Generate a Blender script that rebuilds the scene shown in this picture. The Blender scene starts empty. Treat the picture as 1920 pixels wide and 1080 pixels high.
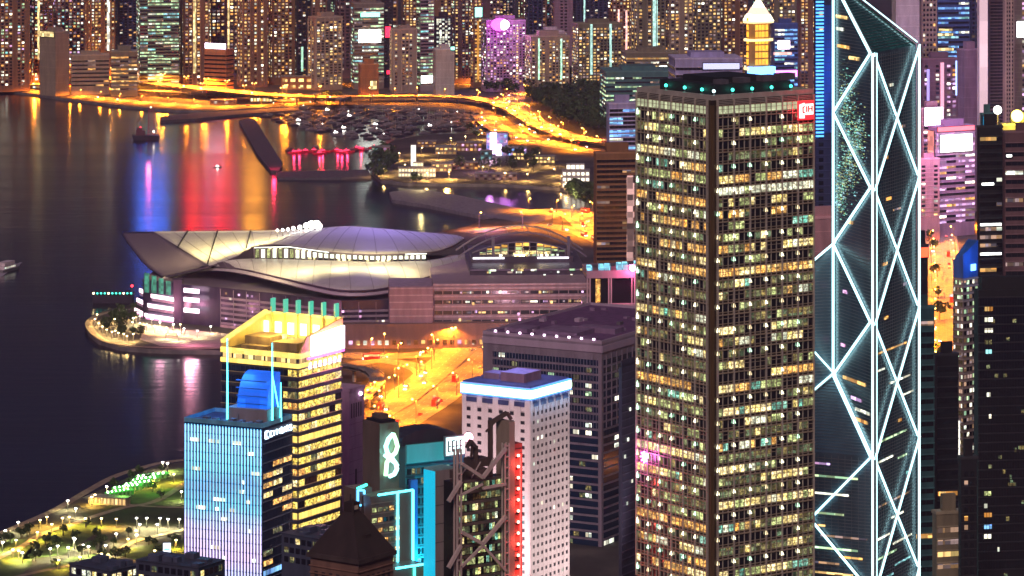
import bpy, math, random
from mathutils import Vector, Matrix
random.seed(7)
R = math.radians
C = bpy.context.scene.collection
HAZE = 0.00006
F, H, HY = 7000.0, 400.0, -437.0        # focal length in photo pixels, eye height, horizon row

# ------------------------------------------------------------------ camera, sky, sun, exposure
sc = bpy.context.scene
cam_d = bpy.data.cameras.new('camera'); cam = bpy.data.objects.new('camera', cam_d); C.objects.link(cam)
cam.location = (0, 0, H); cam.rotation_euler = (R(90), 0, 0)
cam_d.sensor_width = 36; cam_d.lens = F/1920*36; cam_d.shift_y = -(540-HY)/1920
cam_d.clip_start = 5; cam_d.clip_end = 60000
sc.camera = cam
w = bpy.data.worlds.new('World'); sc.world = w; w.use_nodes = True
nt = w.node_tree; nt.nodes.clear()
out = nt.nodes.new('ShaderNodeOutputWorld'); add = nt.nodes.new('ShaderNodeAddShader')
b1 = nt.nodes.new('ShaderNodeBackground'); b2 = nt.nodes.new('ShaderNodeBackground')
sky = nt.nodes.new('ShaderNodeTexSky'); sky.sky_type = 'NISHITA'; sky.sun_disc = False
sky.sun_elevation = R(38); sky.sun_rotation = R(189)
b1.inputs[1].default_value = 0.0015
b2.inputs[0].default_value = (0.32, 0.25, 0.80, 1); b2.inputs[1].default_value = 0.028   # light-polluted night sky
nt.links.new(sky.outputs[0], b1.inputs[0]); nt.links.new(b1.outputs[0], add.inputs[0]); nt.links.new(b2.outputs[0], add.inputs[1])
nt.links.new(add.outputs[0], out.inputs[0])
sd = bpy.data.lights.new('moon_sun', 'SUN'); so = bpy.data.objects.new('moon_sun', sd); C.objects.link(so)
sd.energy = 0.85; sd.angle = R(14); sd.color = (1.0, 0.70, 0.66)
so.rotation_euler = (R(52), 0, R(-9)); so.location = (0, 0, 900)
sc.view_settings.view_transform = 'Standard'; sc.view_settings.look = 'None'
sc.view_settings.exposure = 1.0; sc.view_settings.gamma = 1; sc.view_settings.use_curve_mapping = False
cy = sc.cycles
cy.max_bounces = 5; cy.diffuse_bounces = 2; cy.glossy_bounces = 3; cy.transmission_bounces = 2
cy.caustics_reflective = False; cy.caustics_refractive = False
cy.sample_clamp_indirect = 4.0; cy.use_denoising = True; cy.use_light_tree = True

# ------------------------------------------------------------------ pixel <-> world
def X(px, D): return (px-960)/F*D
def Zy(py, D): return H-(py-HY)/F*D
def G(px, py, z=0.0):
    D = F*(H-z)/(py-HY)
    return Vector((X(px, D), D, z))

# ------------------------------------------------------------------ materials
MATS = {}
def nodes_of(m):
    m.use_nodes = True
    n = m.node_tree.nodes; l = m.node_tree.links
    return n, l, n['Principled BSDF']
def wall(name, rgb, rough=0.7, var=0.25, metal=0.0, scale=0.05, spec=0.5, coat=0.0):
    """painted, stone or metal surface with blotchy weathering and vertical streaks"""
    if name in MATS: return MATS[name]
    m = bpy.data.materials.new(name); n, l, b = nodes_of(m)
    geo = n.new('ShaderNodeNewGeometry'); mp = n.new('ShaderNodeMapping'); mp.inputs['Scale'].default_value = (scale*6, scale*6, scale)
    t1 = n.new('ShaderNodeTexNoise'); t1.inputs['Scale'].default_value = 1.0; t1.inputs['Detail'].default_value = 6
    l.new(geo.outputs['Position'], mp.inputs[0]); l.new(mp.outputs[0], t1.inputs['Vector'])
    mr = n.new('ShaderNodeMapRange'); mr.inputs[1].default_value = .3; mr.inputs[2].default_value = .7
    mr.inputs[3].default_value = 1-var; mr.inputs[4].default_value = 1+var
    l.new(t1.outputs[0], mr.inputs[0])
    mx = n.new('ShaderNodeVectorMath'); mx.operation = 'SCALE'; mx.inputs[0].default_value = rgb
    l.new(mr.outputs[0], mx.inputs['Scale']); l.new(mx.outputs[0], b.inputs['Base Color'])
    b.inputs['Roughness'].default_value = rough; b.inputs['Metallic'].default_value = metal
    b.inputs['Specular IOR Level'].default_value = spec
    MATS[name] = m; return m
def glow(name, rgb, s, lo=1.0, hi=1.0, cell=2.0, rgb2=None, sample=False, fine=0.0):
    """something that gives off light: a lit room, a lamp, a neon tube; rooms differ in brightness from one to the next"""
    if name in MATS: return MATS[name]
    m = bpy.data.materials.new(name); n, l, b = nodes_of(m)
    b.inputs['Base Color'].default_value = (0.03, 0.03, 0.03, 1); b.inputs['Roughness'].default_value = .35
    b.inputs['Emission Color'].default_value = (*rgb, 1); b.inputs['Emission Strength'].default_value = s
    if lo != hi:
        geo = n.new('ShaderNodeNewGeometry'); sn = n.new('ShaderNodeVectorMath'); sn.operation = 'SNAP'
        sn.inputs[1].default_value = (cell, cell, cell)
        wn = n.new('ShaderNodeTexWhiteNoise'); l.new(geo.outputs['Position'], sn.inputs[0]); l.new(sn.outputs[0], wn.inputs['Vector'])
        pw = n.new('ShaderNodeMath'); pw.operation = 'POWER'; pw.inputs[1].default_value = 2.0; l.new(wn.outputs['Value'], pw.inputs[0])
        mr = n.new('ShaderNodeMapRange'); mr.inputs[3].default_value = lo*s; mr.inputs[4].default_value = hi*s
        l.new(pw.outputs[0], mr.inputs[0]); last = mr.outputs[0]
        if fine:
            t = n.new('ShaderNodeTexNoise'); t.inputs['Scale'].default_value = fine; t.inputs['Detail'].default_value = 3
            l.new(geo.outputs['Position'], t.inputs['Vector'])
            m2 = n.new('ShaderNodeMapRange'); m2.inputs[1].default_value = .38; m2.inputs[2].default_value = .62
            m2.inputs[3].default_value = .25; m2.inputs[4].default_value = 1.5; l.new(t.outputs[0], m2.inputs[0])
            mm = n.new('ShaderNodeMath'); mm.operation = 'MULTIPLY'; l.new(last, mm.inputs[0]); l.new(m2.outputs[0], mm.inputs[1]); last = mm.outputs[0]
        l.new(last, b.inputs['Emission Strength'])
        if rgb2:
            mc = n.new('ShaderNodeMix'); mc.data_type = 'RGBA'; mc.inputs[6].default_value = (*rgb, 1); mc.inputs[7].default_value = (*rgb2, 1)
            sp = n.new('ShaderNodeSeparateColor'); l.new(wn.outputs['Color'], sp.inputs[0]); l.new(sp.outputs[1], mc.inputs[0])
            l.new(mc.outputs[2], b.inputs['Emission Color'])
    m.cycles.emission_sampling = 'AUTO' if sample else 'NONE'
    MATS[name] = m; return m
def glass(name, rgb, rough=0.08, spec=1.0):
    if name in MATS: return MATS[name]
    m = bpy.data.materials.new(name); n, l, b = nodes_of(m)
    b.inputs['Base Color'].default_value = (*rgb, 1); b.inputs['Roughness'].default_value = rough
    b.inputs['Specular IOR Level'].default_value = spec; b.inputs['IOR'].default_value = 1.6
    geo = n.new('ShaderNodeNewGeometry'); t = n.new('ShaderNodeTexNoise'); t.inputs['Scale'].default_value = .35; t.inputs['Detail'].default_value = 2
    l.new(geo.outputs['Position'], t.inputs['Vector']); bp = n.new('ShaderNodeBump'); bp.inputs['Strength'].default_value = .25; bp.inputs['Distance'].default_value = .15
    l.new(t.outputs[0], bp.inputs['Height']); l.new(bp.outputs[0], b.inputs['Normal'])
    MATS[name] = m; return m

dark = glass('dark_glass', (.012, .012, .02))
teal_glass = glass('teal_glass', (.008, .035, .045), .06)
blue_glass = glass('blue_glass', (.01, .03, .08), .08)
# lit rooms
wW = glow('room_white', (1, .86, .62), 1.15, .25, 1.5, 3.1, (.85, 1, .85))
wY = glow('room_yellow', (1, .72, .25), 1.0, .25, 1.5, 3.1, (1, .55, .2))
wO = glow('room_orange', (1, .38, .06), .9, .25, 1.4, 3.1, (1, .6, .2))
wG = glow('room_green', (.55, 1, .6), .8, .2, 1.4, 3.1, (.8, 1, .5))
wT = glow('room_teal', (.25, .85, .75), .7, .2, 1.4, 3.1, (.5, .8, 1))
wX = glow('room_bright', (1, .82, .5), 3.2, .5, 1.5, 3.1, (.9, 1, .9))
wP = glow('room_pink', (1, .45, .75), .9, .25, 1.5, 3.1, (.75, .5, 1))
wD = glow('room_dim', (.9, .48, .18), .42, .2, 1.4, 3.1, (.4, .35, .5))
wB = glow('room_blue', (.15, .35, 1), .9, .3, 1.4, 3.1, (.3, .7, 1))
# lit rooms of the near towers, with something to see inside
yB = glow('band_yellow', (1, .66, .09), 1.0, .5, 1.3, 1.9, (1, .74, .2), fine=1.1)
nY = glow('office_yellow', (1, .74, .2), .95, .45, 1.5, 1.9, (1, .8, .45), fine=1.3)
nO = glow('office_orange', (1, .42, .07), .85, .35, 1.4, 1.9, (1, .6, .2), fine=1.5)
nG = glow('office_green', (.68, .8, .28), .55, .3, 1.5, 1.9, (.75, .8, .35), fine=1.5)
nW = glow('office_white', (1, .92, .62), .7, .45, 1.4, 1.9, (.9, 1, .75), fine=1.4)
nD = glow('office_dim', (.6, .42, .13), .3, .2, 1.5, 1.9, (.25, .4, .22), fine=1.5)
nT = glow('office_teal', (.2, .75, .55), .5, .3, 1.5, 1.9, (.5, .9, .7), fine=1.5)
L_white = glow('lamp_white', (1, .95, .85), 14, sample=True)
L_warm = glow('lamp_warm', (1, .75, .35), 9, sample=True)
L_sodium = glow('lamp_sodium', (1, .52, .10), 10)
L_red = glow('neon_red', (1, .03, .05), 4, sample=True)
L_pink = glow('neon_pink', (1, .25, .55), 6, sample=True)
L_mag = glow('neon_magenta', (1, .2, .9), 5, sample=True)
L_cyan = glow('neon_cyan', (.1, .85, 1), 2.6, sample=True)
L_teal = glow('neon_teal', (.05, .9, .65), 2.4, sample=True)
L_blue = glow('neon_blue', (.05, .25, 1), 4, sample=True)
L_ice = glow('neon_ice', (.55, .95, 1), 2.6, sample=True)
L_sign = glow('sign_white', (1, .93, .98), 3.5, sample=True)
L_gold = glow('neon_gold', (1, .6, .08), 2.0, sample=True)
L_green = glow('neon_green', (.1, 1, .3), 1.8, sample=True)
ink = wall('sign_ink', (.02, .02, .03), .5, .05)
steel = wall('grey_steel', (.22, .21, .24), .45, .2, .6)
pale_metal = wall('pale_metal', (.55, .52, .46), .4, .15, .3)
asphalt = wall('asphalt', (.06, .058, .055), .85, .3, scale=.08)
concrete = wall('concrete', (.30, .28, .27), .85, .2)
line_paint = wall('road_paint', (.75, .75, .72), .6, .1)

# ------------------------------------------------------------------ mesh helpers
class MB:
    def __init__(s): s.v = []; s.f = []; s.m = []; s.mats = []
    def mi(s, mat):
        if mat not in s.mats: s.mats.append(mat)
        return s.mats.index(mat)
    def poly(s, pts, mat):
        k = len(s.v); s.v += [tuple(p) for p in pts]; s.f.append(tuple(range(k, k+len(pts)))); s.m.append(s.mi(mat))
    def hexa(s, p, mat, skip=()):
        """p: bottom four then top four corners, both the same way round"""
        k = len(s.v); s.v += [tuple(q) for q in p]; i = s.mi(mat)
        fs = [(3,2,1,0), (4,5,6,7), (0,1,5,4), (1,2,6,5), (2,3,7,6), (3,0,4,7)]
        for q, f in enumerate(fs):
            if q in skip: continue
            s.f.append(tuple(k+j for j in f)); s.m.append(i)
    def box(s, x0, x1, y0, y1, z0, z1, mat):
        s.hexa([(x0,y0,z0),(x1,y0,z0),(x1,y1,z0),(x0,y1,z0),(x0,y0,z1),(x1,y0,z1),(x1,y1,z1),(x0,y1,z1)], mat)
    def beam(s, a, b, wd, mat, up=None, ht=None):
        a = Vector(a); b = Vector(b); d = (b-a)
        if d.length < 1e-6: return
        d.normalize(); u = Vector(up) if up else (Vector((0,0,1)) if abs(d.z) < .95 else Vector((1,0,0)))
        sx = d.cross(u).normalized()*wd/2; sy = sx.cross(d).normalized()*(ht or wd)/2
        s.hexa([a-sx-sy, a+sx-sy, a+sx+sy, a-sx+sy, b-sx-sy, b+sx-sy, b+sx+sy, b-sx+sy], mat)
    def prism(s, pts, z0, z1, mat, top=None):
        n = len(pts); k = len(s.v)
        s.v += [(p[0], p[1], z0) for p in pts] + [(p[0], p[1], z1) for p in pts]
        i = s.mi(mat)
        for j in range(n):
            s.f.append((k+j, k+(j+1) % n, k+n+(j+1) % n, k+n+j)); s.m.append(i)
        s.f.append(tuple(k+n+j for j in range(n))); s.m.append(s.mi(top or mat))
        s.f.append(tuple(k+n-1-j for j in range(n))); s.m.append(i)
    def cyl(s, x, y, r, z0, z1, mat, n=12, r2=None):
        r2 = r if r2 is None else r2; k = len(s.v); i = s.mi(mat)
        for rr, z in ((r, z0), (r2, z1)):
            s.v += [(x+rr*math.cos(2*math.pi*j/n), y+rr*math.sin(2*math.pi*j/n), z) for j in range(n)]
        for j in range(n): s.f.append((k+j, k+(j+1) % n, k+n+(j+1) % n, k+n+j)); s.m.append(i)
        s.f.append(tuple(k+n+j for j in range(n))); s.m.append(i)
        s.f.append(tuple(k+n-1-j for j in range(n))); s.m.append(i)
    def ball(s, c, r, mat, n=8, m=5, sz=1.0):
        k = len(s.v); i = s.mi(mat)
        for a in range(m+1):
            t = math.pi*a/m
            for j in range(n):
                s.v.append((c[0]+r*math.sin(t)*math.cos(2*math.pi*j/n), c[1]+r*math.sin(t)*math.sin(2*math.pi*j/n), c[2]+r*sz*math.cos(t)))
        for a in range(m):
            for j in range(n):
                s.f.append((k+a*n+j, k+a*n+(j+1) % n, k+(a+1)*n+(j+1) % n, k+(a+1)*n+j)); s.m.append(i)
    def data(s, name, smooth=False):
        me = bpy.data.meshes.new(name); me.from_pydata(s.v, [], s.f)
        for m in s.mats: me.materials.append(m)
        me.polygons.foreach_set('material_index', s.m)
        if smooth: me.polygons.foreach_set('use_smooth', [True]*len(s.f))
        me.update(); return me
    def build(s, name, parent=None, kind=None, smooth=False, label=None):
        if not s.f: return None
        o = bpy.data.objects.new(name, s.data(name, smooth)); C.objects.link(o)
        if parent: o.parent = parent
        if kind: o['kind'] = kind
        if label: o['label'] = label
        return o
def tag(o, label, cat, group=None):
    o['label'] = label; o['category'] = cat
    if group: o['group'] = group
    return o
def thing(name, label, cat, loc=(0,0,0), rz=0.0, group=None):
    o = bpy.data.objects.new(name, None); C.objects.link(o); o.location = loc; o.rotation_euler = (0, 0, rz)
    o.empty_display_size = 5
    return tag(o, label, cat, group)
def put(name, me, parent, loc=(0,0,0), rz=0.0):
    o = bpy.data.objects.new(name, me); C.objects.link(o); o.parent = parent; o.location = loc; o.rotation_euler = (0,0,rz); return o
def copy_thing(root, loc, rz=0.0, label=None, scale=None):
    r = root.copy(); C.objects.link(r); r.location = loc; r.rotation_euler = (0,0,rz)
    if label: r['label'] = label
    if scale: r.scale = (scale,)*3
    for ch in root.children:
        c = ch.copy(); C.objects.link(c); c.parent = r
        for g in ch.children:
            d = g.copy(); C.objects.link(d); d.parent = c
    return r
def lamp(kind, name, loc, power, rgb, parent=None, size=1.0, aim=None, cone=150, blend=.6, sizey=None):
    ld = bpy.data.lights.new(name, kind); ld.energy = power; ld.color = rgb
    if kind == 'AREA':
        ld.size = size
        if sizey: ld.shape = 'RECTANGLE'; ld.size_y = sizey
    else: ld.shadow_soft_size = size
    if kind == 'SPOT': ld.spot_size = R(cone); ld.spot_blend = blend
    o = bpy.data.objects.new(name, ld); C.objects.link(o); o.location = loc
    if parent: o.parent = parent
    if aim is not None: o.rotation_euler = (Vector(aim)-Vector(loc)).to_track_quat('-Z', 'Y').to_euler()
    return o

# ------------------------------------------------------------------ a building's frame from its three visible edges
class Bld:
    """local x runs along the right-hand face (y = 0), local y along the left-hand face (x = 0), the near corner is the origin"""
    def __init__(s, name, label, cat, xl, xn, xr, D, a, group=None, w=None, d=None, z0=3.0):
        c, n = math.cos(R(a)), math.sin(R(a)); nx = X(xn, D); tr = (xr-960)/F; tl = (xl-960)/F
        s.w = w or (tr*D-nx)/(c-tr*n)
        s.d = d or (nx-tl*D)/(n+tl*c)
        s.D = D; s.xn = xn; s.a = R(a); s.z0 = z0
        s.root = thing(name, label, cat, (nx, D, 0), R(a), group)
    def z(s, py, D=None): return Zy(py, D or s.D)
    def P(s, face, u, z, o):
        return (u, -o, z) if face == 'R' else (-o, u, z)
    def fbox(s, mb, face, u0, u1, z0, z1, o0, o1, mat):
        if face == 'R': mb.box(u0, u1, -o1, -o0, z0, z1, mat)
        else: mb.box(-o1, -o0, u0, u1, z0, z1, mat)
    def length(s, face): return s.w if face == 'R' else s.d
    def body(s, z1, mat, z0=None, name='body', inset=0.0):
        m = MB(); m.box(inset, s.w-inset, inset, s.d-inset, s.z0-.5 if z0 is None else z0, z1, mat); return m.build(name, s.root)
PANE = {}
def pane_mesh(wd, ht, dp, mat, name):
    k = (round(wd, 2), round(ht, 2), round(dp, 2), mat.name, name)
    if k not in PANE:
        m = MB(); m.box(-wd/2, wd/2, -dp, 0, 0, ht, mat); PANE[k] = m.data(name)
    return PANE[k]
def windows(b, face, cols, rows, pick, o=0.02, dp=.1, budget=0, name='window'):
    """one pane for every column and row; the first `budget` are parts of their own, the rest one joined part"""
    st = MB(); n = 0
    for r, (z0, z1) in enumerate(rows):
        for c, (u0, u1) in enumerate(cols):
            mt = pick(c, r)
            if mt is None: continue
            if n < budget:
                me = pane_mesh(u1-u0, z1-z0, dp, mt, name)
                uc = (u0+u1)/2
                if face == 'R': put(name, me, b.root, (uc, -o, z0))
                else: put(name, me, b.root, (-o, uc, z0), R(-90))
                n += 1
            else: b.fbox(st, face, u0, u1, z0, z1, o, o+dp, mt)
    st.build(name+'_grid' if budget == 0 else name+'_field', b.root, 'stuff')
    return n
def spans(a, b, n, frac=.8):
    p = (b-a)/n
    return [(a+p*(i+.5-frac/2), a+p*(i+.5+frac/2)) for i in range(n)]
def pieces(b, face, name, spec, mat):
    """individual parts; spec: (u0,u1,z0,z1,o0,o1)"""
    for (u0,u1,z0,z1,o0,o1) in spec:
        wd, dp, ht = u1-u0, o1-o0, z1-z0
        me = pane_mesh(wd, ht, dp, mat, name)
        if face == 'R': put(name, me, b.root, ((u0+u1)/2, -o0, z0))
        else: put(name, me, b.root, (-o0, (u0+u1)/2, z0), R(-90))
def choose(weights):
    mats, ws = zip(*weights)
    def f(c=0, r=0): return random.choices(mats, ws)[0]
    return f
import zlib
def hsh(*a): return zlib.crc32(repr(a).encode())
L_beacon = glow('beacon_pink', (1,.35,.5), 6, sample=True)
# ================================================================== THE SETTING
def sea_material():
    m = bpy.data.materials.new('sea_water'); n, l, b = nodes_of(m)
    b.inputs['Base Color'].default_value = (.004, .004, .014, 1); b.inputs['IOR'].default_value = 1.33
    geo = n.new('ShaderNodeNewGeometry'); mp = n.new('ShaderNodeMapping'); mp.inputs['Scale'].default_value = (.0016, .011, .01)
    t = n.new('ShaderNodeTexNoise'); t.inputs['Scale'].default_value = 1; t.inputs['Detail'].default_value = 5
    l.new(geo.outputs['Position'], mp.inputs[0]); l.new(mp.outputs[0], t.inputs['Vector'])
    mr = n.new('ShaderNodeMapRange'); mr.inputs[1].default_value = .35; mr.inputs[2].default_value = .65
    mr.inputs[3].default_value = .15; mr.inputs[4].default_value = .22; l.new(t.outputs[0], mr.inputs[0]); l.new(mr.outputs[0], b.inputs['Roughness'])
    mp2 = n.new('ShaderNodeMapping'); mp2.inputs['Scale'].default_value = (.02, .09, .05)
    t2 = n.new('ShaderNodeTexNoise'); t2.inputs['Scale'].default_value = 1; t2.inputs['Detail'].default_value = 4
    l.new(geo.outputs['Position'], mp2.inputs[0]); l.new(mp2.outputs[0], t2.inputs['Vector'])
    bp = n.new('ShaderNodeBump'); bp.inputs['Strength'].default_value = .6; bp.inputs['Distance'].default_value = .5
    l.new(t2.outputs[0], bp.inputs['Height']); l.new(bp.outputs[0], b.inputs['Normal'])
    return m
m = MB(); m.poly([(-9500,-400,0), (9500,-400,0), (9500,15000,0), (-9500,15000,0)], sea_material())
m.build('sea', kind='structure')

def ground_material(name, c1, c2, scale, c3=None):
    m = bpy.data.materials.new(name); n, l, b = nodes_of(m)
    geo = n.new('ShaderNodeNewGeometry'); t = n.new('ShaderNodeTexNoise'); t.inputs['Scale'].default_value = scale; t.inputs['Detail'].default_value = 8
    l.new(geo.outputs['Position'], t.inputs['Vector']); cr = n.new('ShaderNodeValToRGB')
    cr.color_ramp.elements[0].position = .38; cr.color_ramp.elements[1].position = .62
    cr.color_ramp.elements[0].color = (*c1, 1); cr.color_ramp.elements[1].color = (*c2, 1)
    if c3: e = cr.color_ramp.elements.new(.5); e.color = (*c3, 1)
    l.new(t.outputs[0], cr.inputs[0]); l.new(cr.outputs[0], b.inputs['Base Color']); b.inputs['Roughness'].default_value = .9
    return m
m_ground = ground_material('city_ground', (.03,.027,.027), (.09,.08,.075), .03, (.05,.045,.045))
m_quay = ground_material('quay_stone', (.14,.13,.14), (.25,.22,.22), .12)
m_grass = ground_material('mown_grass', (.03,.06,.012), (.08,.13,.03), .1)
m_path = ground_material('park_path', (.22,.17,.13), (.34,.28,.22), .2)
import bmesh
from mathutils.geometry import tessellate_polygon
def slab(name, pts, z0, z1, mat, side=None, kind='structure', parent=None):
    """an extruded outline, concave allowed; pts are ground points"""
    P = [(p[0], p[1]) for p in pts]; m = MB(); n = len(P)
    tris = tessellate_polygon([[Vector((x, y, 0)) for x, y in P]])
    m.v = [(x, y, z1) for x, y in P] + [(x, y, z0) for x, y in P]
    i = m.mi(mat); j = m.mi(side or mat)
    for t in tris:
        a, b_, c = [Vector((*P[q], 0)) for q in t]
        t = tuple(t) if (b_-a).cross(c-a).z > 0 else tuple(reversed(t))
        m.f.append(t); m.m.append(i)
    if z1-z0 > .05:
        for q in range(n): m.f.append((q, (q+1) % n, n+(q+1) % n, n+q)); m.m.append(j)
    o = m.build(name, parent, kind)
    return o
def GP(pts, z): return [G(x, y, z) for x, y in pts]
LZ = 3.0
coast = GP([(-60,1040),(0,1003),(60,978),(110,950),(180,922),(262,886),(300,872),(345,866),(470,800),(560,720),(600,672),(560,660),(415,657),(330,656),
            (280,654),(225,650),(185,638),(166,622),(160,604),(176,589),(205,580),(250,570),(300,545),(400,505),(560,470),(700,452),(800,440),(878,424),(905,412),(1010,398),(1095,390),
            (1098,368),(1050,352),(960,346),(850,344),(765,343),(715,338),(696,322),(700,304),(722,290),(712,276),(742,262),(800,252),(880,250),(938,246),
            (925,222),(880,206),(760,198),(640,196),(560,200),(480,202),(400,207),(330,206),(230,198),(120,184),(0,167),(-160,152),(-900,120)], LZ)
land = coast + [Vector((-9000,9000,LZ)), Vector((-9000,14500,LZ)), Vector((9000,14500,LZ)), Vector((9000,600,LZ)), Vector((-400,600,LZ)), Vector((-400,1500,LZ))]
slab('city_ground', land, -2.0, LZ, m_ground, m_quay)
slab('breakwater', GP([(448,226),(464,221),(478,224),(530,306),(524,320),(508,319),(482,288)], 3.4), -2, 3.4, wall('breakwater_stone', (.09,.07,.1), .9, .4), None)
slab('low_pier', GP([(518,322),(690,318),(696,330),(640,333),(520,333)], 2.2), -2, 2.2, wall('pier_stone', (.10,.09,.12), .9, .4))
slab('curved_pier', GP([(730,360),(760,356),(800,356),(860,366),(960,388),(1060,402),(1000,420),(900,404),(800,384),(735,374)], 3.2), -2, 3.2, wall('pier_deck', (.2,.18,.23), .8, .3))
slab('harbour_wall', GP([(300,219),(360,212),(440,208),(560,200),(560,206),(450,214),(370,222),(300,226)], 3.0), -2, 3.0, wall('harbour_wall_stone', (.10,.085,.1), .9, .3))

# ------------------------------------------------------------------ roads
def catmull(pts, step=12.0):
    P = [pts[0]] + list(pts) + [pts[-1]]; outp = []
    for i in range(1, len(P)-2):
        p0, p1, p2, p3 = P[i-1:i+3]; k = max(2, int((p2-p1).length/step))
        for j in range(k):
            t = j/k
            outp.append(.5*((2*p1)+(p2-p0)*t+(2*p0-5*p1+4*p2-p3)*t*t+(3*p1-p0-3*p2+p3)*t**3))
    outp.append(P[-2]); return outp
def road(name, px, z, width, label=None, elevated=False, lanes=4, deckmat=None, wall_h=1.0):
    """a ribbon of carriageway with kerbs or parapets and lane lines; returns its centre line"""
    ctr = catmull([G(x, y, z) for x, y in px]); n = len(ctr); nor = []
    for i in range(n):
        d = ctr[min(i+1, n-1)]-ctr[max(i-1, 0)]; d.z = 0; d.normalize(); nor.append(Vector((-d.y, d.x, 0)))
    deckmat = deckmat or MATS['asphalt_lit']
    def ribbon(o0, o1, h0, h1, mat):
        m = MB()
        for i in range(n-1):
            a, b = ctr[i], ctr[i+1]; na, nb = nor[i], nor[i+1]; up0, up1 = Vector((0,0,h0)), Vector((0,0,h1))
            m.hexa([a+na*o0+up0, a+na*o1+up0, b+nb*o1+up0, b+nb*o0+up0, a+na*o0+up1, a+na*o1+up1, b+nb*o1+up1, b+nb*o0+up1], mat, skip=(3,5) if 0 < i < n-2 else ())
        return m
    hw = width/2; th = 1.6 if elevated else .12
    if elevated:
        root = bpy.data.objects.new(name, None); C.objects.link(root); tag(root, label, 'viaduct')
        ribbon(-hw, hw, -th, 0, deckmat).build('deck', root)
        dm = MB()
        for s in (-1, 1):
            ribbon(s*hw, s*(hw+.5), -th, wall_h, concrete).build('parapet', root)
        for i in range(3, n-1, 4):
            p = ctr[i]; m = MB(); m.cyl(0, 0, 1.3, 0, max(.5, p.z-th-LZ), concrete, 8); m.box(-hw*.6, hw*.6, -1, 1, max(.4, p.z-th-LZ-1), max(.5, p.z-th-LZ), concrete)
            o = m.build('pier', root); o.location = (p.x, p.y, LZ)
        ribbon(-.35, .35, .01, .9, concrete).build('median_barrier', root)
        mk = MB()
    else:
        root = ribbon(-hw, hw, -.1, .02, deckmat).build(name, None, 'structure')
        for s in (-1, 1): ribbon(s*hw, s*(hw+.4), -.1, .14, concrete).build('kerb', root)
        ribbon(-.3, .3, .02, .5, concrete).build('median_kerb', root)
    mk = MB(); k = MB
    for li in range(1, lanes):
        off = -hw + width*li/lanes
        if abs(off) < 1: continue
        for i in range(0, n-1, 1):
            a, b = ctr[i], ctr[i+1]; b = a+(b-a)*.45
            mk.poly([a+nor[i]*(off-.12)+Vector((0,0,.06)), a+nor[i]*(off+.12)+Vector((0,0,.06)), b+nor[i]*(off+.12)+Vector((0,0,.06)), b+nor[i]*(off-.12)+Vector((0,0,.06))], line_paint)
    mk.build('lane_marking', root, 'stuff')
    return ctr, nor
wall('asphalt_lit', (.24, .21, .18), .8, .3, scale=.05)
sodium = (1.0, .27, .012)
# street lamps
def lamp_proto(name, label, group, h=11, arm=2.2, head=L_sodium, rgb=sodium, power=20000, double=False, cone=158):
    r = thing(name, label, 'street lamp', (0,0,-500), 0, group)
    m = MB(); m.cyl(0, 0, .28, 0, h, steel, 6, .16); m.build('pole', r)
    m = MB(); m.beam((0,0,h), (0,arm,h+.3), .2, steel)
    if double: m.beam((0,0,h), (0,-arm,h+.3), .2, steel)
    arm_ = m.build('arm', r)
    for s in ((1, -1) if double else (1,)):
        m = MB(); m.box(-.55, .55, s*arm-.5, s*arm+.5, h, h+.35, head); m.ball((0, s*arm, h), .6 if h > 8 else .36, head, 6, 4); m.build('lamp_head', arm_)
    l = lamp('SPOT', 'lamp_light', (0, 0, h-.4), power, rgb, r, .9, None, cone, .35)
    return r
def line_lamps(proto, ctr, nor, gap, off=0, start=0.0, both=False, jitter=0):
    acc = start; last = ctr[0]; k = 0; used = []
    for i in range(1, len(ctr)):
        acc += (ctr[i]-last).length; last = ctr[i]
        if acc >= gap:
            acc = 0; sgn = 1 if not both or k % 2 == 0 else -1; k += 1
            p = ctr[i]+nor[i]*off*sgn
            a = math.atan2(nor[i].y, nor[i].x)-math.pi/2 + (math.pi if sgn*off > 0 else 0)
            used.append(copy_thing(proto, p, a))
    return used
def drop(proto):
    for ch in list(proto.children_recursive): bpy.data.objects.remove(ch)
    bpy.data.objects.remove(proto)

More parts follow.
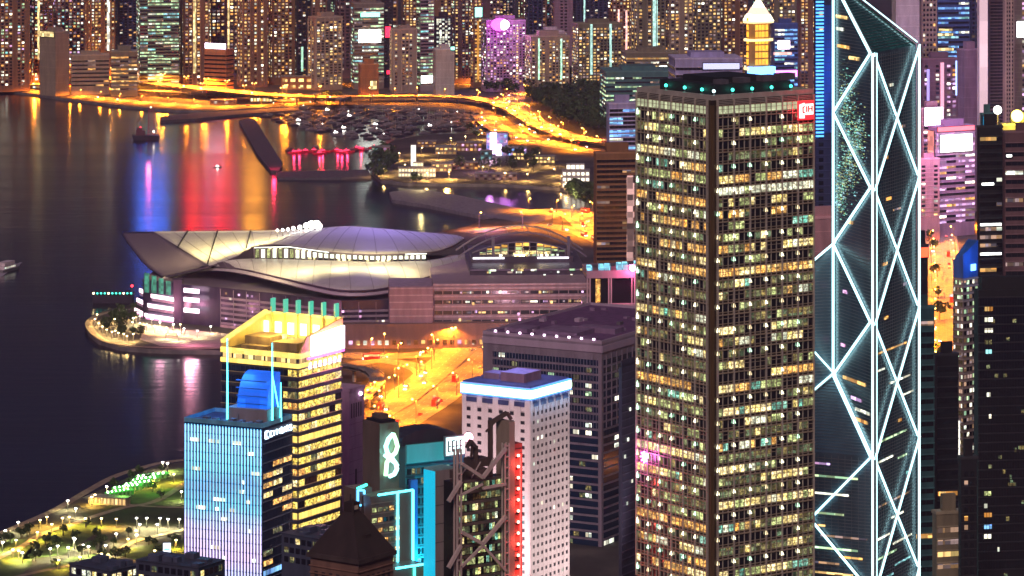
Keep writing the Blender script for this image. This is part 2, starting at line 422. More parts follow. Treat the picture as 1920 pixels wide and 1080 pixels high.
# cars
CARW = [wall('car_white', (.7,.7,.7), .3, .02), wall('car_red', (.35,.02,.02), .3, .02), wall('car_dark', (.03,.03,.035), .3, .02), wall('car_silver', (.35,.35,.37), .3, .02)]
L_head = glow('headlight', (1, .93, .75), 16); L_tail = glow('taillight', (1, .02, .01), 5)
rubber = wall('tyre_rubber', (.02,.02,.02), .8, .05)
def car_proto(name, label, mat, group, L=4.6, W=1.9, Hh=1.5, cat='car'):
    r = thing(name, label, cat, (0,0,-500), 0, group); m = MB()
    z1 = .45+Hh*.35
    m.box(-L/2, L/2, -W/2, W/2, .3, z1, mat)
    if L < 6: m.hexa([(-L*.42,-W*.46,z1),(L*.22,-W*.46,z1),(L*.22,W*.46,z1),(-L*.42,W*.46,z1),(-L*.3,-W*.4,Hh),(L*.05,-W*.4,Hh),(L*.05,W*.4,Hh),(-L*.3,W*.4,Hh)], mat)
    else: m.box(-L/2, L/2, -W/2, W/2, z1, Hh, mat)
    bd_ = m.build('body', r); m = MB()
    if L < 6:
        for s in (-1, 1): m.poly([(-L*.37, s*W*.46, z1+.05), (L*.17, s*W*.46, z1+.05), (L*.04, s*W*.42, Hh-.08), (-L*.28, s*W*.42, Hh-.08)], dark)
    else: m.box(-L*.46, L*.46, -W/2-.02, W/2+.02, Hh*.5, Hh*.8, wY)
    m.build('window_band', bd_, 'stuff')
    for s in (-1, 1):
        m = MB(); m.box(L/2-.05, L/2+.12, s*W*.33-.28, s*W*.33+.28, .55, .95, L_head); m.build('headlight', bd_)
        m = MB(); m.box(-L/2-.1, -L/2+.05, s*W*.33-.25, s*W*.33+.25, .6, .95, L_tail); m.build('taillight', bd_)
        for q in (-1, 1):
            m = MB(); m.cyl(0, 0, .34, -.12, .12, rubber, 8); o = m.build('wheel', r); o.rotation_euler = (R(90),0,0); o.location = (q*L*.31, s*W*.48, .36)
    return r
cars = [car_proto('car', 'white car driving along the sodium lit road', CARW[0], 'white cars on the roads'),
        car_proto('car', 'red taxi sized car driving along the sodium lit road', CARW[1], 'red cars on the roads'),
        car_proto('car', 'dark car driving along the sodium lit road', CARW[2], 'dark cars on the roads'),
        car_proto('car', 'silver grey car driving along the sodium lit road', CARW[3], 'silver cars on the roads')]
bus = car_proto('bus', 'tall red bus on the wide road', CARW[1], 'buses on the roads', 11.5, 2.6, 4.2, 'bus')
def drive(ctr, nor, width, gap, density=1.0, z=.05, where='the sodium lit road'):
    acc = 0; last = ctr[0]
    for i in range(1, len(ctr)):
        acc += (ctr[i]-last).length; last = ctr[i]
        if acc >= gap:
            acc = random.uniform(-gap*.4, gap*.3)
            s = random.choice((-1, 1)); off = s*random.choice((.2, .36))*width
            d = Vector((nor[i].y, -nor[i].x, 0)); a = math.atan2(d.y, d.x) + (0 if s < 0 else math.pi)
            pr = bus if random.random() < .12 else random.choice(cars)
            o = copy_thing(pr, ctr[i]+nor[i]*off+Vector((0,0,z)), a); o['label'] = o['label'].replace('the sodium lit road', where).replace('the wide road', where); o['group'] = o['group'].replace('the roads', where)

FAR_P = 280000
p_exp = lamp_proto('street_lamp', 'tall twin headed sodium street lamp along the elevated waterfront expressway', 'lamps of the waterfront expressway', 12, 3, power=FAR_P, double=True, cone=180)
p_via = lamp_proto('street_lamp', 'sodium street lamp on the thin curving viaduct above the boats', 'lamps of the curving viaduct', 9, 2, power=140000, cone=168)
p_int = lamp_proto('street_lamp', 'sodium street lamp at the road junction beside the dark park', 'lamps of the junction', 11, 2, power=125000)
p_cen = lamp_proto('street_lamp', 'sodium street lamp along the wide harbour road beside the grid walled tower', 'lamps of the harbour road', 14, 2.4, power=62000)
p_shore = lamp_proto('street_lamp', 'sodium lamp on the shore wall under the expressway', 'lamps of the far shore', 8, 1.4, power=140000, cone=175)

c, n = road('expressway', [(-60,128),(60,134),(160,141),(260,152),(360,163),(450,172),(520,178),(650,182)], 14, 30, 'wide elevated waterfront expressway glowing orange in front of the apartment blocks', True, 6)
line_lamps(p_exp, c, n, 38); drive(c, n, 28, 26, where='the wide waterfront expressway')
c, n = road('slip_viaduct', [(-60,152),(80,158),(200,166),(330,172),(440,178),(540,184)], 9, 17, 'lower orange lit viaduct running below the waterfront expressway', True, 3)
line_lamps(p_exp, c, n, 55, 0, 20); drive(c, n, 16, 40, where='the lower shore viaduct')
wall('asphalt_pale', (.32,.28,.24), .8, .2, scale=.05)
c, n = road('curving_viaduct', [(640,181),(740,179),(840,180),(910,187),(960,203),(1000,226),(1050,249),(1120,264),(1180,270),(1240,276)], 10, 24, 'thin curving viaduct glowing orange above the boats', True, 4, MATS['asphalt_pale'], .5)
line_lamps(p_via, c, n, 26, 9.5, both=True); drive(c, n, 18, 30, where='the curving viaduct above the boats')
c, n = road('shore_road', [(-60,158),(120,176),(260,190),(400,199),(520,195),(640,191)], 3.1, 22)
line_lamps(p_shore, c, n, 33, -9); drive(c, n, 20, 40, where='the shore road under the viaduct')
c, n = road('back_street', [(-40,116),(120,118),(260,122),(400,134),(520,150),(640,160),(760,158),(900,158)], 3.1, 14)
p_back_fill = lamp_proto('street_lamp', 'added sodium lamp throwing light on the fronts of the far apartment towers', 'added lamps of the far back street', 10, 2, power=220000, cone=180)  # lamps added to throw orange light on the tower fronts
line_lamps(p_back_fill, c, n, 62, 5, both=True)
c, n = road('junction_road', [(985,105),(982,140),(970,172),(962,200),(990,236),(1040,262),(1130,280)], 3.12, 24)
line_lamps(p_int, c, n, 60, 11, both=True); drive(c, n, 22, 34, where='the avenue running inland past the park')
c, n = road('junction_slip_road', [(905,215),(930,238),(985,262),(1060,276),(1130,286),(1200,290)], 3.16, 26)
line_lamps(p_int, c, n, 48, 11, 20, both=True); drive(c, n, 22, 34, where='the slip road below the curving viaduct')
c, n = road('harbour_road', [(1090,555),(1010,590),(950,612),(900,650),(850,695),(790,745),(720,790),(640,850)], 3.14, 46, lanes=8)
line_lamps(p_cen, c, n, 22, 20, both=True); drive(c, n, 44, 16, where='the broad harbour road')
c, n = road('quay_road', [(640,665),(720,668),(800,664),(870,655),(930,640)], 3.18, 24)
line_lamps(p_cen, c, n, 24, 10, both=True); drive(c, n, 20, 26, where='the quay road')
c, n = road('loop_road', [(640,690),(700,676),(760,682),(800,700),(770,725),(730,745),(700,775),(690,810)], 3.22, 16)
line_lamps(p_cen, c, n, 26, 6, both=True); drive(c, n, 14, 30, where='the loop road by the mauve slab')
c, n = road('ramp_viaduct', [(590,676),(640,683),(685,691),(706,704),(704,722),(684,742),(655,765),(630,790)], 13, 9, 'mauve curving ramp with pale parapets beside the loop road', True, 2)
c, n = road('pier_road', [(960,402),(1030,396),(1080,400),(1110,420),(1125,445)], 3.3, 36)
line_lamps(p_int, c, n, 22, 12, both=True); drive(c, n, 26, 30, where='the road at the root of the curved pier')
c, n = road('hall_back_road', [(870,436),(940,428),(1030,424),(1100,438),(1150,460)], 3.26, 24)
line_lamps(p_cen, c, n, 26, 10, both=True); drive(c, n, 20, 30, where='the road behind the arched hall')
c, n = road('gully_road', [(1762,420),(1768,480),(1772,540),(1774,620),(1776,700),(1778,800),(1776,920),(1770,1050)], 3.14, 26)
for o in line_lamps(p_cen, c, n, 22, 10, both=True): o['label'] = 'sodium street lamp in the narrow street behind the cross braced tower'; o['group'] = 'lamps of the narrow street'
drive(c, n, 22, 22, where='the narrow street')
c, n = road('cross_street', [(1735,412),(1790,420),(1850,430)], 3.2, 22)
line_lamps(p_int, c, n, 14, 8, both=True)
# ================================================================== NEAR TOWERS
# ---- tall square office tower with a bright fixture at every second floor (283 m)
def office_tower():
    b = Bld('office_tower', 'tall square gridded tower with rows of white facade lamps and a red sign', 'office tower', 1194, 1335, 1526, 1323, 35.5)
    top = 283.0; fl = 4.13; nf = 42
    wd = wall('tower_brown_metal', (.05,.038,.027), .35, .3, .2); gold_m = wall('champagne_metal', (.48,.41,.30), .4, .15, .3)
    b.body(top-1.2, wd)
    m = MB()
    m.box(0, b.w, 0, 1.0, top-1.2, top+.6, pale_metal); m.box(0, 1.0, 1.0, b.d, top-1.2, top+.6, pale_metal)
    m.box(b.w-1, b.w, 1.0, b.d, top-1.2, top+.6, pale_metal); m.box(1, b.w-1, b.d-1, b.d, top-1.2, top+.6, pale_metal)
    m.build('roof_parapet', b.root)
    roofd = wall('roof_dark', (.02,.025,.03), .6, .2)
    m = MB(); m.box(6, b.w-6, 6, b.d-6, top-1.2, top+3.5, roofd); m.build('roof_plant', b.root)
    m = MB(); m.box(12, b.w-14, 12, b.d-12, top+3.5, top+5.5, roofd); m.build('roof_plant', b.root)
    for (x, y) in ((5,12),(5,22),(5,33),(13,4.5),(22,4.5),(31,4.5),(40,4.5),(4,4),(42,14)):
        m = MB(); m.cyl(x, y, .35, top-1.2, top+1.2, steel, 6); m.ball((x, y, top+1.6), .65, L_teal if (x, y) != (4,4) else L_ice, 6, 4); m.build('roof_light', b.root)
    for k, x in enumerate((10, 19, 30, 38)):
        m = MB(); m.box(x, x+4+k, 8, 12, top+3.5, top+5+k*.3, steel); m.build('roof_unit', b.root)
    for f in ('L', 'R'):
        Lf = b.length(f); nb = 6 if f == 'L' else 6
        u0, u1 = 2.2, Lf-.5; bay = (u1-u0)/nb
        rows = []; moods = []
        for r in range(nf):
            z1 = top-3.2-r*fl; rows.append((z1-fl+1.15, z1-.35))
        # mood of a floor: how it is lit
        kinds = dict(off=[(dark,8),(nD,2)], dim=[(nD,6),(dark,2.5),(nG,1),(nY,1)], grn=[(nG,3),(nY,3),(nD,2),(dark,2),(nT,.6)], yel=[(nY,5),(nW,2),(nG,2),(nD,1)],
                     org=[(nO,6),(nY,2),(dark,1)], mix=[(nY,2),(nO,2),(dark,2),(nG,2),(nD,2),(nT,.6),(nW,1)], wht=[(nW,6),(nG,2)])
        if f == 'R': seq = 'grn dim grn dim dim off mix wht grn org grn dim mix dim org dim mix dim dim grn mix off dim org mix dim grn yel dim mix dim yel grn dim yel dim mix dim dim off mix yel'.split()
        else: seq = 'grn dim grn org yel org mix dim org mix org dim org dim org mix dim off mix dim mix yel dim dim org mix dim grn dim dim yel dim mix dim dim mix org dim mix org org yel'.split()
        def pick(c, r):
            # runs of three or four panes belong to one tenant
            if r == 0: return top_g
            k = kinds[seq[r % len(seq)]]
            rnd = random.Random(hsh(f, r, (c+r)//3))
            if r % 2 == 1 and seq[r % len(seq)] != 'wht' and hsh(f, r, c//5) % 10 < 7: k = [(dark,6),(nD,2),(nT,.4),(nG,.6)]
            rnd = random.Random(hsh(f, r, (c+r)//3))
            mats, ws = zip(*k); mt = rnd.choices(mats, ws)[0]
            if random.random() < .22: mt = random.choices(mats, ws)[0]
            return mt
        windows(b, f, spans(u0, u1, nb*3, .86), rows, pick, .05, .12, budget=150, name='window_pane')
        # floor ledges and mullions
        pieces(b, f, 'floor_ledge', [(u0-.4, Lf, top-3.2-r*fl-.28, top-3.2-r*fl+.08, 0, .75) for r in range(nf+1)], gold_m)
        pieces(b, f, 'transom', [(u0-.4, Lf, top-3.2-r*fl-fl+.75, top-3.2-r*fl-fl+.93, 0, .5) for r in range(nf)], gold_m)
        pieces(b, f, 'sun_shade', [(u0-.4, Lf, top-3.2-r*fl-1.5, top-3.2-r*fl-1.36, 0.2, .5) for r in range(0, nf, 2)], gold_m)
        zb = top-3.2-nf*fl
        pieces(b, f, 'mullion', [(u0+bay*k-.22, u0+bay*k+.22, zb, top-1.2, .0, .9) for k in range(nb+1)], pale_metal)
        pieces(b, f, 'thin_mullion', [(u0+bay*(k+q/3)-.08, u0+bay*(k+q/3)+.08, zb, top-3, .0, .5) for k in range(nb) for q in (1,2)], pale_metal)
        # louvred top floor
        pieces(b, f, 'louvre', [(u0, Lf-.4, top-1.6-k*.55-.12, top-1.6-k*.55+.12, .15, .55) for k in range(3)], pale_metal)
        me = {}
        for r in range(1, nf, 2):
            zz = top-3.2-r*fl
            for k in range(1 if f == 'L' else 0, nb+1):
                if random.random() < (.3 if seq[r % len(seq)] in ('org','yel','wht') else .1) or (k == nb and f == 'R') : continue
                u = u0+bay*k-(.8 if k == nb else 0); q = random.choice((0,0,0,0,1,2,2)) if f == 'R' else random.choice((0,0,0,1,1,2))
                if q not in me:
                    mm = MB(); mm.hexa([(-.55,-.3,-1.2),(.55,-.3,-1.2),(.55,0,-1.2),(-.55,0,-1.2),(-.06,-.3,.9),(.06,-.3,.9),(.06,0,.9),(-.06,0,.9)],L_fix[q]); me[q] = mm.data('facade_lamp')
                loc = (u, -.55, zz-.6) if f == 'R' else (-.55, u, zz-.6)
                put('facade_lamp', me[q], b.root, loc, 0 if f == 'R' else R(-90))
    # dark notched corner
    m = MB(); m.box(0, .7, -.6, .4, 3, top-3, wall('notch_dark', (.11,.075,.04), .4)); m.box(-.6, 0, 0, .7, 3, top-3, MATS['notch_dark']); m.build('corner_notch', b.root)
    # red roof sign: a pale lit plate in a red box, with dark glyphs
    m = MB(); m.box(b.w-8.6, b.w-1.2, -1.5, -.9, top-10.2, top-3.4, L_redbox); m.build('sign_box', b.root)
    m = MB(); x0 = b.w-8.1; z0 = top-9.5
    m.hexa([(x0,-1.9,z0),(x0+2.2,-1.9,z0-.1),(x0+2.2,-1.55,z0-.1),(x0,-1.55,z0),(x0,-1.9,z0+4.9),(x0+2.2,-1.9,z0+5.4),(x0+2.2,-1.55,z0+5.4),(x0,-1.55,z0+4.9)], L_redlt)
    m.box(x0+2.2, x0+6.3, -1.9, -1.55, z0+1.1, z0+5.0, L_redlt); m.build('sign_plate', b.root)
    gi = wall('glyph_red', (.12,.01,.01), .5, .05)
    for q in (((1.3,1.9,2.1,2.1),(1.3,3.9,2.1,4.1),(1.3,2.0,1.3,4.0)), ((3.0,2.1,3.0,4.2),), ((3.9,2.1,3.9,4.3),(5.5,2.1,5.5,4.3),(3.9,3.2,5.5,3.2))):
        m = MB()
        for (a0,c0,a1,c1) in q: m.beam((x0+a0,-2.0,z0+c0), (x0+a1,-2.0,z0+c1), .42, gi)
        m.build('sign_letter', b.root)
    lamp('POINT', 'sign_glow', (b.w-5, -5, top-7), 1500, (1,.04,.06), b.root, 1.5)
    # magenta spot on the left face
    m = MB()
    u = b.d-6.0; z = Zy(860, 1350)
    for k in range(8):
        a = k*math.pi/4; m.beam((-1.2, u, z), (-1.2, u+2.1*math.cos(a), z+2.1*math.sin(a)), .45, L_mag)
    m.build('magenta_star_lamp', b.root)
    lamp('POINT', 'star_glow', (-5, u, z), 2600, (1,.12,.75), b.root, 1.5)
    # up-light washing on the faces comes from real lamps on the ledges
    return b
top_g = glow('louvre_lit', (.75,.8,.48), .42, .7, 1.3, 1.9)  # fixture light on the top louvres, put in as glowing panes
L_fix = [glow('fixture_white', (1, .9, .58), 2.8, sample=True), glow('fixture_green', (.55, 1, .65), 2.2, sample=True), glow('fixture_dim', (1, .8, .45), 1.2, sample=True)]
L_redbox = glow('red_sign_box', (1, .02, .03), 1.1, sample=False); L_redlt = glow('red_sign_tube', (1, .45, .42), 2.2, sample=False)
office_tower()

# ---- cross braced glass tower made of triangular shafts
def prism_tower():
    a = R(64); S = 52.0; h_ = S/math.sqrt(2)
    root = thing('glass_tower', 'angular dark glass tower with bright white neon triangles and a sloped peak', 'office tower', (X(1635,1500), 1500, 0), a)
    N = Vector((0,0,0)); Rr = Vector((S,0,0)); Lc = Vector((0,S,0)); Fc = Vector((S,S,0)); Cc = Vector((S/2,S/2,0))
    def at(p, z): return Vector((p.x, p.y, z))
    gl = wall('tower_glass', (.08,.15,.2), .24, .35, .0, .02, 1.0); gr = wall('tower_roof_glass', (.015,.14,.11), .14, .5, .0, .02, 1.0)
    def shaft(A, B, ze, zc, nm):
        m = MB(); i = m.mi(gl); j = m.mi(gr)
        m.v = [at(A,3), at(B,3), at(Cc,3), at(A,ze), at(B,ze), at(Cc,zc)]; m.v = [tuple(v) for v in m.v]
        m.f = [(0,1,4,3), (1,2,5,4), (2,0,3,5), (3,4,5), (0,2,1)]; m.m = [i,i,i,j if nm == 'top' else i,i]
        m.build('shaft', root)
    shaft(N, Rr, 285, 312, 'top'); shaft(Lc, N, 123, 150, 'lf'); shaft(Fc, Lc, 177, 204, 'lb'); shaft(Rr, Fc, 69, 96, 'rb')
    # neon tubes on mullion rails
    def tube(p, q, wd=.85, off=Vector((0,0,0)), mat=None):
        wd *= .9
        p = Vector(p)+off; q = Vector(q)+off; L = (q-p).length; d = (q-p).normalized()
        m = MB(); m.beam((0,0,0), (L,0,0), wd, mat or L_tube); me = m.data('neon_tube')
        o = put('neon_tube', me, root, p); o.rotation_euler = d.to_track_quat('X', 'Z').to_euler()
        m = MB(); m.beam((-.2,0,0), (L+.2,0,0), wd*1.5, rail, None, wd*.5); me = m.data('tube_rail')
        nrm = off.normalized() if off.length else Vector((0,0,0))
        o = put('tube_rail', me, root, p-nrm*.4); o.rotation_euler = d.to_track_quat('X', 'Z').to_euler()
    rail = wall('rail_metal', (.45,.5,.5), .35, .1, .5)
    oR = Vector((0,-.75,0)); oI = Vector((-1,1,0)).normalized()*.75; oL = Vector((-.75,0,0))
    zs = [285,231,177,123,69,15]
    for p0, p1 in zip(zs, zs[1:]):
        tube(at(N,p0), at(Rr,p1), .7, oR); tube(at(Rr,p0), at(N,p1), .7, oR+Vector((0,-.9,0)))
    cz = [258,204,150]
    for k in range(3):
        tube(at(N,zs[k]), at(Cc,cz[k]), .8, oI); tube(at(Cc,cz[k]), at(N,zs[k+1]), .8, oI)
    tube(at(N,285), at(Cc,312), .9, oI); 
    tube(at(Rr,285), at(Cc,312), .7, Vector((0,-.4,1)))
    tube(at(N,285), at(N,3), .75, Vector((-1.2,-.7,0))); tube(at(N,285), at(N,3), .75, Vector((1.4,-1.3,0)))
    tube(at(Rr,285), at(Rr,3), .8, Vector((.6,-1.2,0)))
    tube(at(Cc,312), at(Cc,150), .8, Vector((-.8,.4,0)))
    tube(at(Cc,204), at(Lc,177), .8, Vector((-.4,-.6,.9))); tube(at(Cc,150), at(Lc,123), .8, Vector((-.6,0,1)))
    hp = at(Cc,150).lerp(at(Lc,177)+Vector((0,0,12)), .62); tube(at(Cc,150), hp, .7, Vector((-.9,-.9,0)))
    tube(at(N,123), at(Cc,150), .8, Vector((-.9,.2,1)))
    lz = [123,69,15]
    for k in range(2):
        tube(at(N,lz[k]), at(Lc,lz[k+1]), .85, oL); tube(at(Lc,lz[k]), at(N,lz[k+1]), .85, oL+Vector((-.9,0,0)))
    # horizontal glazing bars, four to a storey, too fine to pick apart
    bar = wall('glazing_bar', (.18,.22,.25), .35, .3, .2)
    def bars(A, B, nrm, z0, z1, step, cut=None, name='glazing_bar'):
        m = MB(); z = z0
        while z < z1:
            p, q = at(A,z), at(B,z)
            if cut: p, q = cut(z, p, q)
            if p is not None and (q-p).length > .3: m.beam(p+nrm*.12, q+nrm*.12, .2, bar, (0,0,1), .26)
            z += step
        m.build(name, root, 'stuff')
    def lerp_cut(zA, zB):       # face whose upper edge runs from zA at A to zB at B
        def f(z, p, q):
            lo, hi = min(zA, zB), max(zA, zB)
            if z <= lo: return p, q
            if z >= hi: return None, None
            t = (z-zA)/(zB-zA); e = p.lerp(q, t)
            return (e, q) if zB > zA else (p, e)
        return f
    bars(N, Rr, Vector((0,-1,0)), 64, 284, 1.35)
    bars(N, Cc, Vector((-1,1,0)).normalized(), 124, 311, 1.35, lerp_cut(285,312))
    bars(Cc, Lc, Vector((-1,-1,0)).normalized(), 124, 203, 1.35, lerp_cut(204,177))
    bars(N, Lc, Vector((-1,0,0)), 64, 122, 1.35)
    m = MB()
    for k in range(1, 26):      # bars of the sloped roof
        t = k/26; p = at(N,285).lerp(at(Cc,312), t); q = at(Rr,285).lerp(at(Cc,312), t); m.beam(p+Vector((0,0,.2)), q+Vector((0,0,.2)), .22, bar)
    for k in range(1, 26):
        t = k/26; p = at(N,123).lerp(at(Cc,150), t); q = at(Lc,123).lerp(at(Cc,150), t); m.beam(p+Vector((0,0,.2)), q+Vector((0,0,.2)), .22, bar)
    m.build('roof_glazing_bar', root, 'stuff')
    m = MB()
    for k in range(1, 18):      # upright bars of the low gridded part
        u = S*k/18; m.beam((-.15,u,66), (-.15,u,122), .16, bar)
    for k in range(1, 20):
        u = S*k/20; m.beam((u,-.15,66), (u,-.15,284), .12, bar)
    m.build('upright_bar', root, 'stuff')
    # lit strips of single floors
    def strip(face, z, u0, u1, mat, hh=1.0):
        if face == 'R': me = pane_mesh(u1-u0, hh, .12, mat, 'lit_window'); put('lit_window', me, root, ((u0+u1)/2, -.2, z))
        elif face == 'L': me = pane_mesh(u1-u0, hh, .12, mat, 'lit_window'); put('lit_window', me, root, (-.2, (u0+u1)/2, z), R(-90))
        else:
            d = (Cc-N).normalized(); me = pane_mesh(u1-u0, hh, .12, mat, 'lit_window'); pnt = d*((u0+u1)/2)+Vector((-1,1,0)).normalized()*.2
            put('lit_window', me, root, (pnt.x, pnt.y, z), R(45+180))
    for (z, u0, u1, mt) in ((163,4,40,wO),(156,2,14,wW),(149,20,44,wW),(142,34,48,wW),(127,8,40,wG),(119,6,24,wW),(117,30,40,wG),(101,6,44,wD),(94,22,36,wW),(88,4,20,wW),(83,24,46,wW),(80,6,28,wG),(74,26,44,wT),(71,10,24,wT),
                            (198,12,17,wO),(206,30,34,wP),(224,16,22,wO),(219,24,33,wD),(241,14,18,wO),(252,34,38,wD),(270,20,24,wW),(187,36,40,wD),(176,14,18,wO),(132,30,34,wO),(109,40,45,wT)):
        strip('R', z, u0, u1, mt, .7 if u1-u0 > 8 else 1.2)
    for (z, u0, u1, mt) in ((150,6,28,wO),(143,10,20,wP),(185,24,28,wP),(214,18,23,wO),(163,26,30,wP),(139,2,16,wW),(135,4,20,wO),(285,22,34,wO),(281,12,22,wY),(297,24,35,wY),(292,28,35,wW)):
        strip('I', z, u0, u1, mt, 1.3)
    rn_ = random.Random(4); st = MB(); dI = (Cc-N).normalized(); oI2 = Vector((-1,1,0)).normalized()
    for k in range(1500):          # a bright building's reflection on the inner face, painted as glowing teal flecks
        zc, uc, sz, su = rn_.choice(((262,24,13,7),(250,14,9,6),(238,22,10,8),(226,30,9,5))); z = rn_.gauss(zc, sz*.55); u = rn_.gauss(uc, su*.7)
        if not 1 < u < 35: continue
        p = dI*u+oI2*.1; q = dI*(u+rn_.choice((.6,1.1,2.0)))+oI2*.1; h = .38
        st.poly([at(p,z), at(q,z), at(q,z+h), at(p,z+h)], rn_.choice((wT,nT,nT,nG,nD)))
    st.build('teal_reflection', root, 'stuff')
    for (z, u0, u1, mt) in ((118,18,34,wP),(113,6,36,wG),(106,10,38,wW),(98,12,34,wG),(93,20,28,wO),(89,2,22,wD),(84,6,30,wG),(81,4,14,wO),(78,14,36,wD),(74,8,26,wY),(70,4,16,wO),(68,20,44,wY)):
        strip('L', z, u0, u1, mt, .8)
    # cyan wash of the corner tubes is real: long thin area lamps are not needed, the tubes themselves shine
L_tube = glow('tube_ice', (.5, .93, 1.0), 1.7, sample=True)
prism_tower()

# ---- white gridded hotel block with a blue-white light crown
def grid_block():
    b = Bld('gridded_tower', 'white concrete grid walled tower of small square windows under a blue white light band', 'tower', 867, 994, 1067, 1600, 58)
    top = b.z(728); wm = wall('white_concrete', (.62,.55,.56), .75, .12)
    b.body(top, wm)
    bl = glow('crown_light', (.62,.86,1), 2.8, sample=True); bb = glow('crown_blue', (.08,.3,1), 1.3, sample=True)
    for f in ('L','R'):
        Lf = b.length(f)
        m = MB(); b.fbox(m, f, -.6 if f == 'L' else .02, Lf+.3, top-4.4, top-.9, .05, .9, bl); m.build('light_band', b.root)
        m = MB(); b.fbox(m, f, -.6 if f == 'L' else .02, Lf+.3, top-5.0, top-4.4, .05, 1.1, bb); m.build('band_edge', b.root)
        m = MB(); b.fbox(m, f, -.6 if f == 'L' else .02, Lf+.3, top-.9, top-.3, .05, 1.1, bb); m.build('band_edge', b.root)
        n = 6 if f == 'L' else 9; step = 3.55; rows = [(top-12.3-k*step, top-12.3-k*step+1.5) for k in range(24)]
        cols = spans(.9, Lf-.6, n, .38 if f == 'L' else .5)
        def pick(c, r, f=f):
            q = random.random()
            if q < .045: return wW if f == 'R' else wT
            return ink
        windows(b, f, cols, rows, pick, .02, .06, 300, 'window')
        # the wall grid stands proud of the window plane
        fr = []
        edges = [0]+[x for c in cols for x in c]+[Lf]
        for k in range(0, len(edges)-1, 2): fr.append((edges[k], edges[k+1], 3, top-5.2, .0, .6))
        pieces(b, f, 'wall_pier', [(q[0],q[1],q[2],q[3],0,.28) for q in fr], wm)
        sp = []; zt = top-7.2
        zz = [top-10.8]+[x for r_ in rows for x in (r_[1], r_[0])]
        pieces(b, f, 'spandrel', [(cols[0][0], cols[-1][1], zz[k+1] if k+1 < len(zz) else 60, zz[k], 0, .24) for k in range(0, len(zz)-1, 2)], wm)
        pieces(b, f, 'crown_slot', [(u0-.6, u1+.6, top-8.2, top-6.2, .6, .72) for (u0, u1) in spans(1, Lf-1, n//2+1, .5)], wall('slot_blue', (.05,.06,.16), .4))
    m = MB(); m.box(0, b.w, 0, b.d, top, top+.4, wall('roof_blue_grey', (.10,.10,.2), .7)); m.build('roof', b.root)
    for (x0,x1,y0,y1,h,mt) in ((8,22,8,20,4.2,(.35,.22,.32)),(10,18,22,30,3,(.3,.2,.3)),(22,28,14,24,2.6,(.16,.15,.25))):
        m = MB(); m.box(x0,x1,y0,y1,top+.4,top+h,wall('plant_pink%d' % int(x0), mt, .6)); m.build('roof_plant', b.root)
    m = MB(); m.cyl(4, 4, .1, top, top+5, steel, 5); m.build('roof_mast', b.root)
    lamp('AREA', 'roof_wash', (b.w/2, b.d/2, top+16), 3500, (.25,.35,1), b.root, 22, (b.w/2, b.d/2, top))
    lamp('SPOT', 'wall_fill', (-46, b.d/2, 40), 200000, (1,.72,.74), b.root, 5, (0, b.d/2, top-45), 90)  # unseen spots, here and below, added to brighten the two pale walls
    lamp('SPOT', 'wall_fill', (b.w/2+20, -60, 40), 130000, (1,.8,.76), b.root, 5, (b.w/2, 0, top-40), 90)
    for k in range(6): lamp('POINT', 'lit_cornice', (b.w*k/5, -3.2, top-9), 120, (.3,.6,1), b.root, .6)
grid_block()

# ---- big purple grey office slab with a flat roof
def purple_office():
    b = Bld('office_block', 'broad purple grey office block with a wide flat roof and few lit windows', 'office block', 905, 1128, 1240, 1900, 60.7, w=118)
    top = b.z(645); wm = wall('mauve_cladding', (.28,.24,.31), .5, .2, .2)
    b.body(top, wm)
    pw = wall('pale_mauve_band', (.42,.34,.46), .5, .1)
    m = MB(); m.box(.8, b.w-.8, .8, b.d-.8, top, top+.3, wall('roof_plum', (.14,.07,.17), .7, .3)); m.build('roof', b.root)
    for (x0,x1,y0,y1) in ((0,b.w,0,.8),(0,b.w,b.d-.8,b.d),(0,.8,.8,b.d-.8),(b.w-.8,b.w,.8,b.d-.8)):
        m = MB(); m.box(x0,x1,y0,y1,top,top+1.6,pw); m.build('parapet', b.root)
    for (x0,x1,y0,y1,h) in ((10,30,20,44,2.6),(12,26,50,62,2.2),(30,40,8,30,3.0),(6,12,8,40,1.2)):
        m = MB(); m.box(x0,x1,y0,y1,top+.3,top+h,wall('roof_plant_plum', (.22,.15,.26), .6)); m.build('roof_plant', b.root)
    for k in range(26):
        x = random.uniform(3, b.w-8); y = random.uniform(3, b.d-6); m = MB(); m.box(x, x+random.uniform(1.5,5), y, y+random.uniform(1.5,4), top+.3, top+random.uniform(.9,2.2), random.choice((steel, pw, MATS['roof_plant_plum']))); m.build('roof_unit', b.root)
    for k in range(9):
        m = MB(); m.box(-.3,.4, 4+k*7.2, 5+k*7.2, top+1.6, top+2.5, L_mauve); m.build('parapet_light', b.root)
    for f in ('L','R'):
        Lf = b.length(f); rows = [(top-11-k*4.0, top-11-k*4.0+2.2) for k in range(28)]
        n = 34 if f == 'L' else 20
        bands = [(2, Lf-(6 if f == 'L' else 1), z0-.3, z1+.3, .02, .1) for z0, z1 in rows]
        pieces(b, f, 'window_band', bands, blue_glass)
        lit = choose([(nD,5),(wW,2.2),(wG,1.2),(None,38)])
        def pick(c, r, L=Lf, n=n):
            rnd = random.Random(hsh('po', f, r, c//2)); q = rnd.random()
            if q < .07: return wW
            if q < .10: return wG
            if q < .16: return nD
            return None
        windows(b, f, spans(2, Lf-(6 if f == 'L' else 1), n, .84), rows, pick, .12, .08, 150, 'lit_window')
        windows(b, f, spans(2, Lf-(6 if f == 'L' else 1), n, .12), [(3+60, top-6)], lambda c, r: MATS['mauve_cladding'], .1, .3, 60, 'mullion')
        m = MB(); b.fbox(m, f, 0, Lf, top-4.5, top-1.2, .02, .5, pw); m.build('cornice_band', b.root)
L_mauve = glow('mauve_lamp', (1, .7, .95), 4)
purple_office()
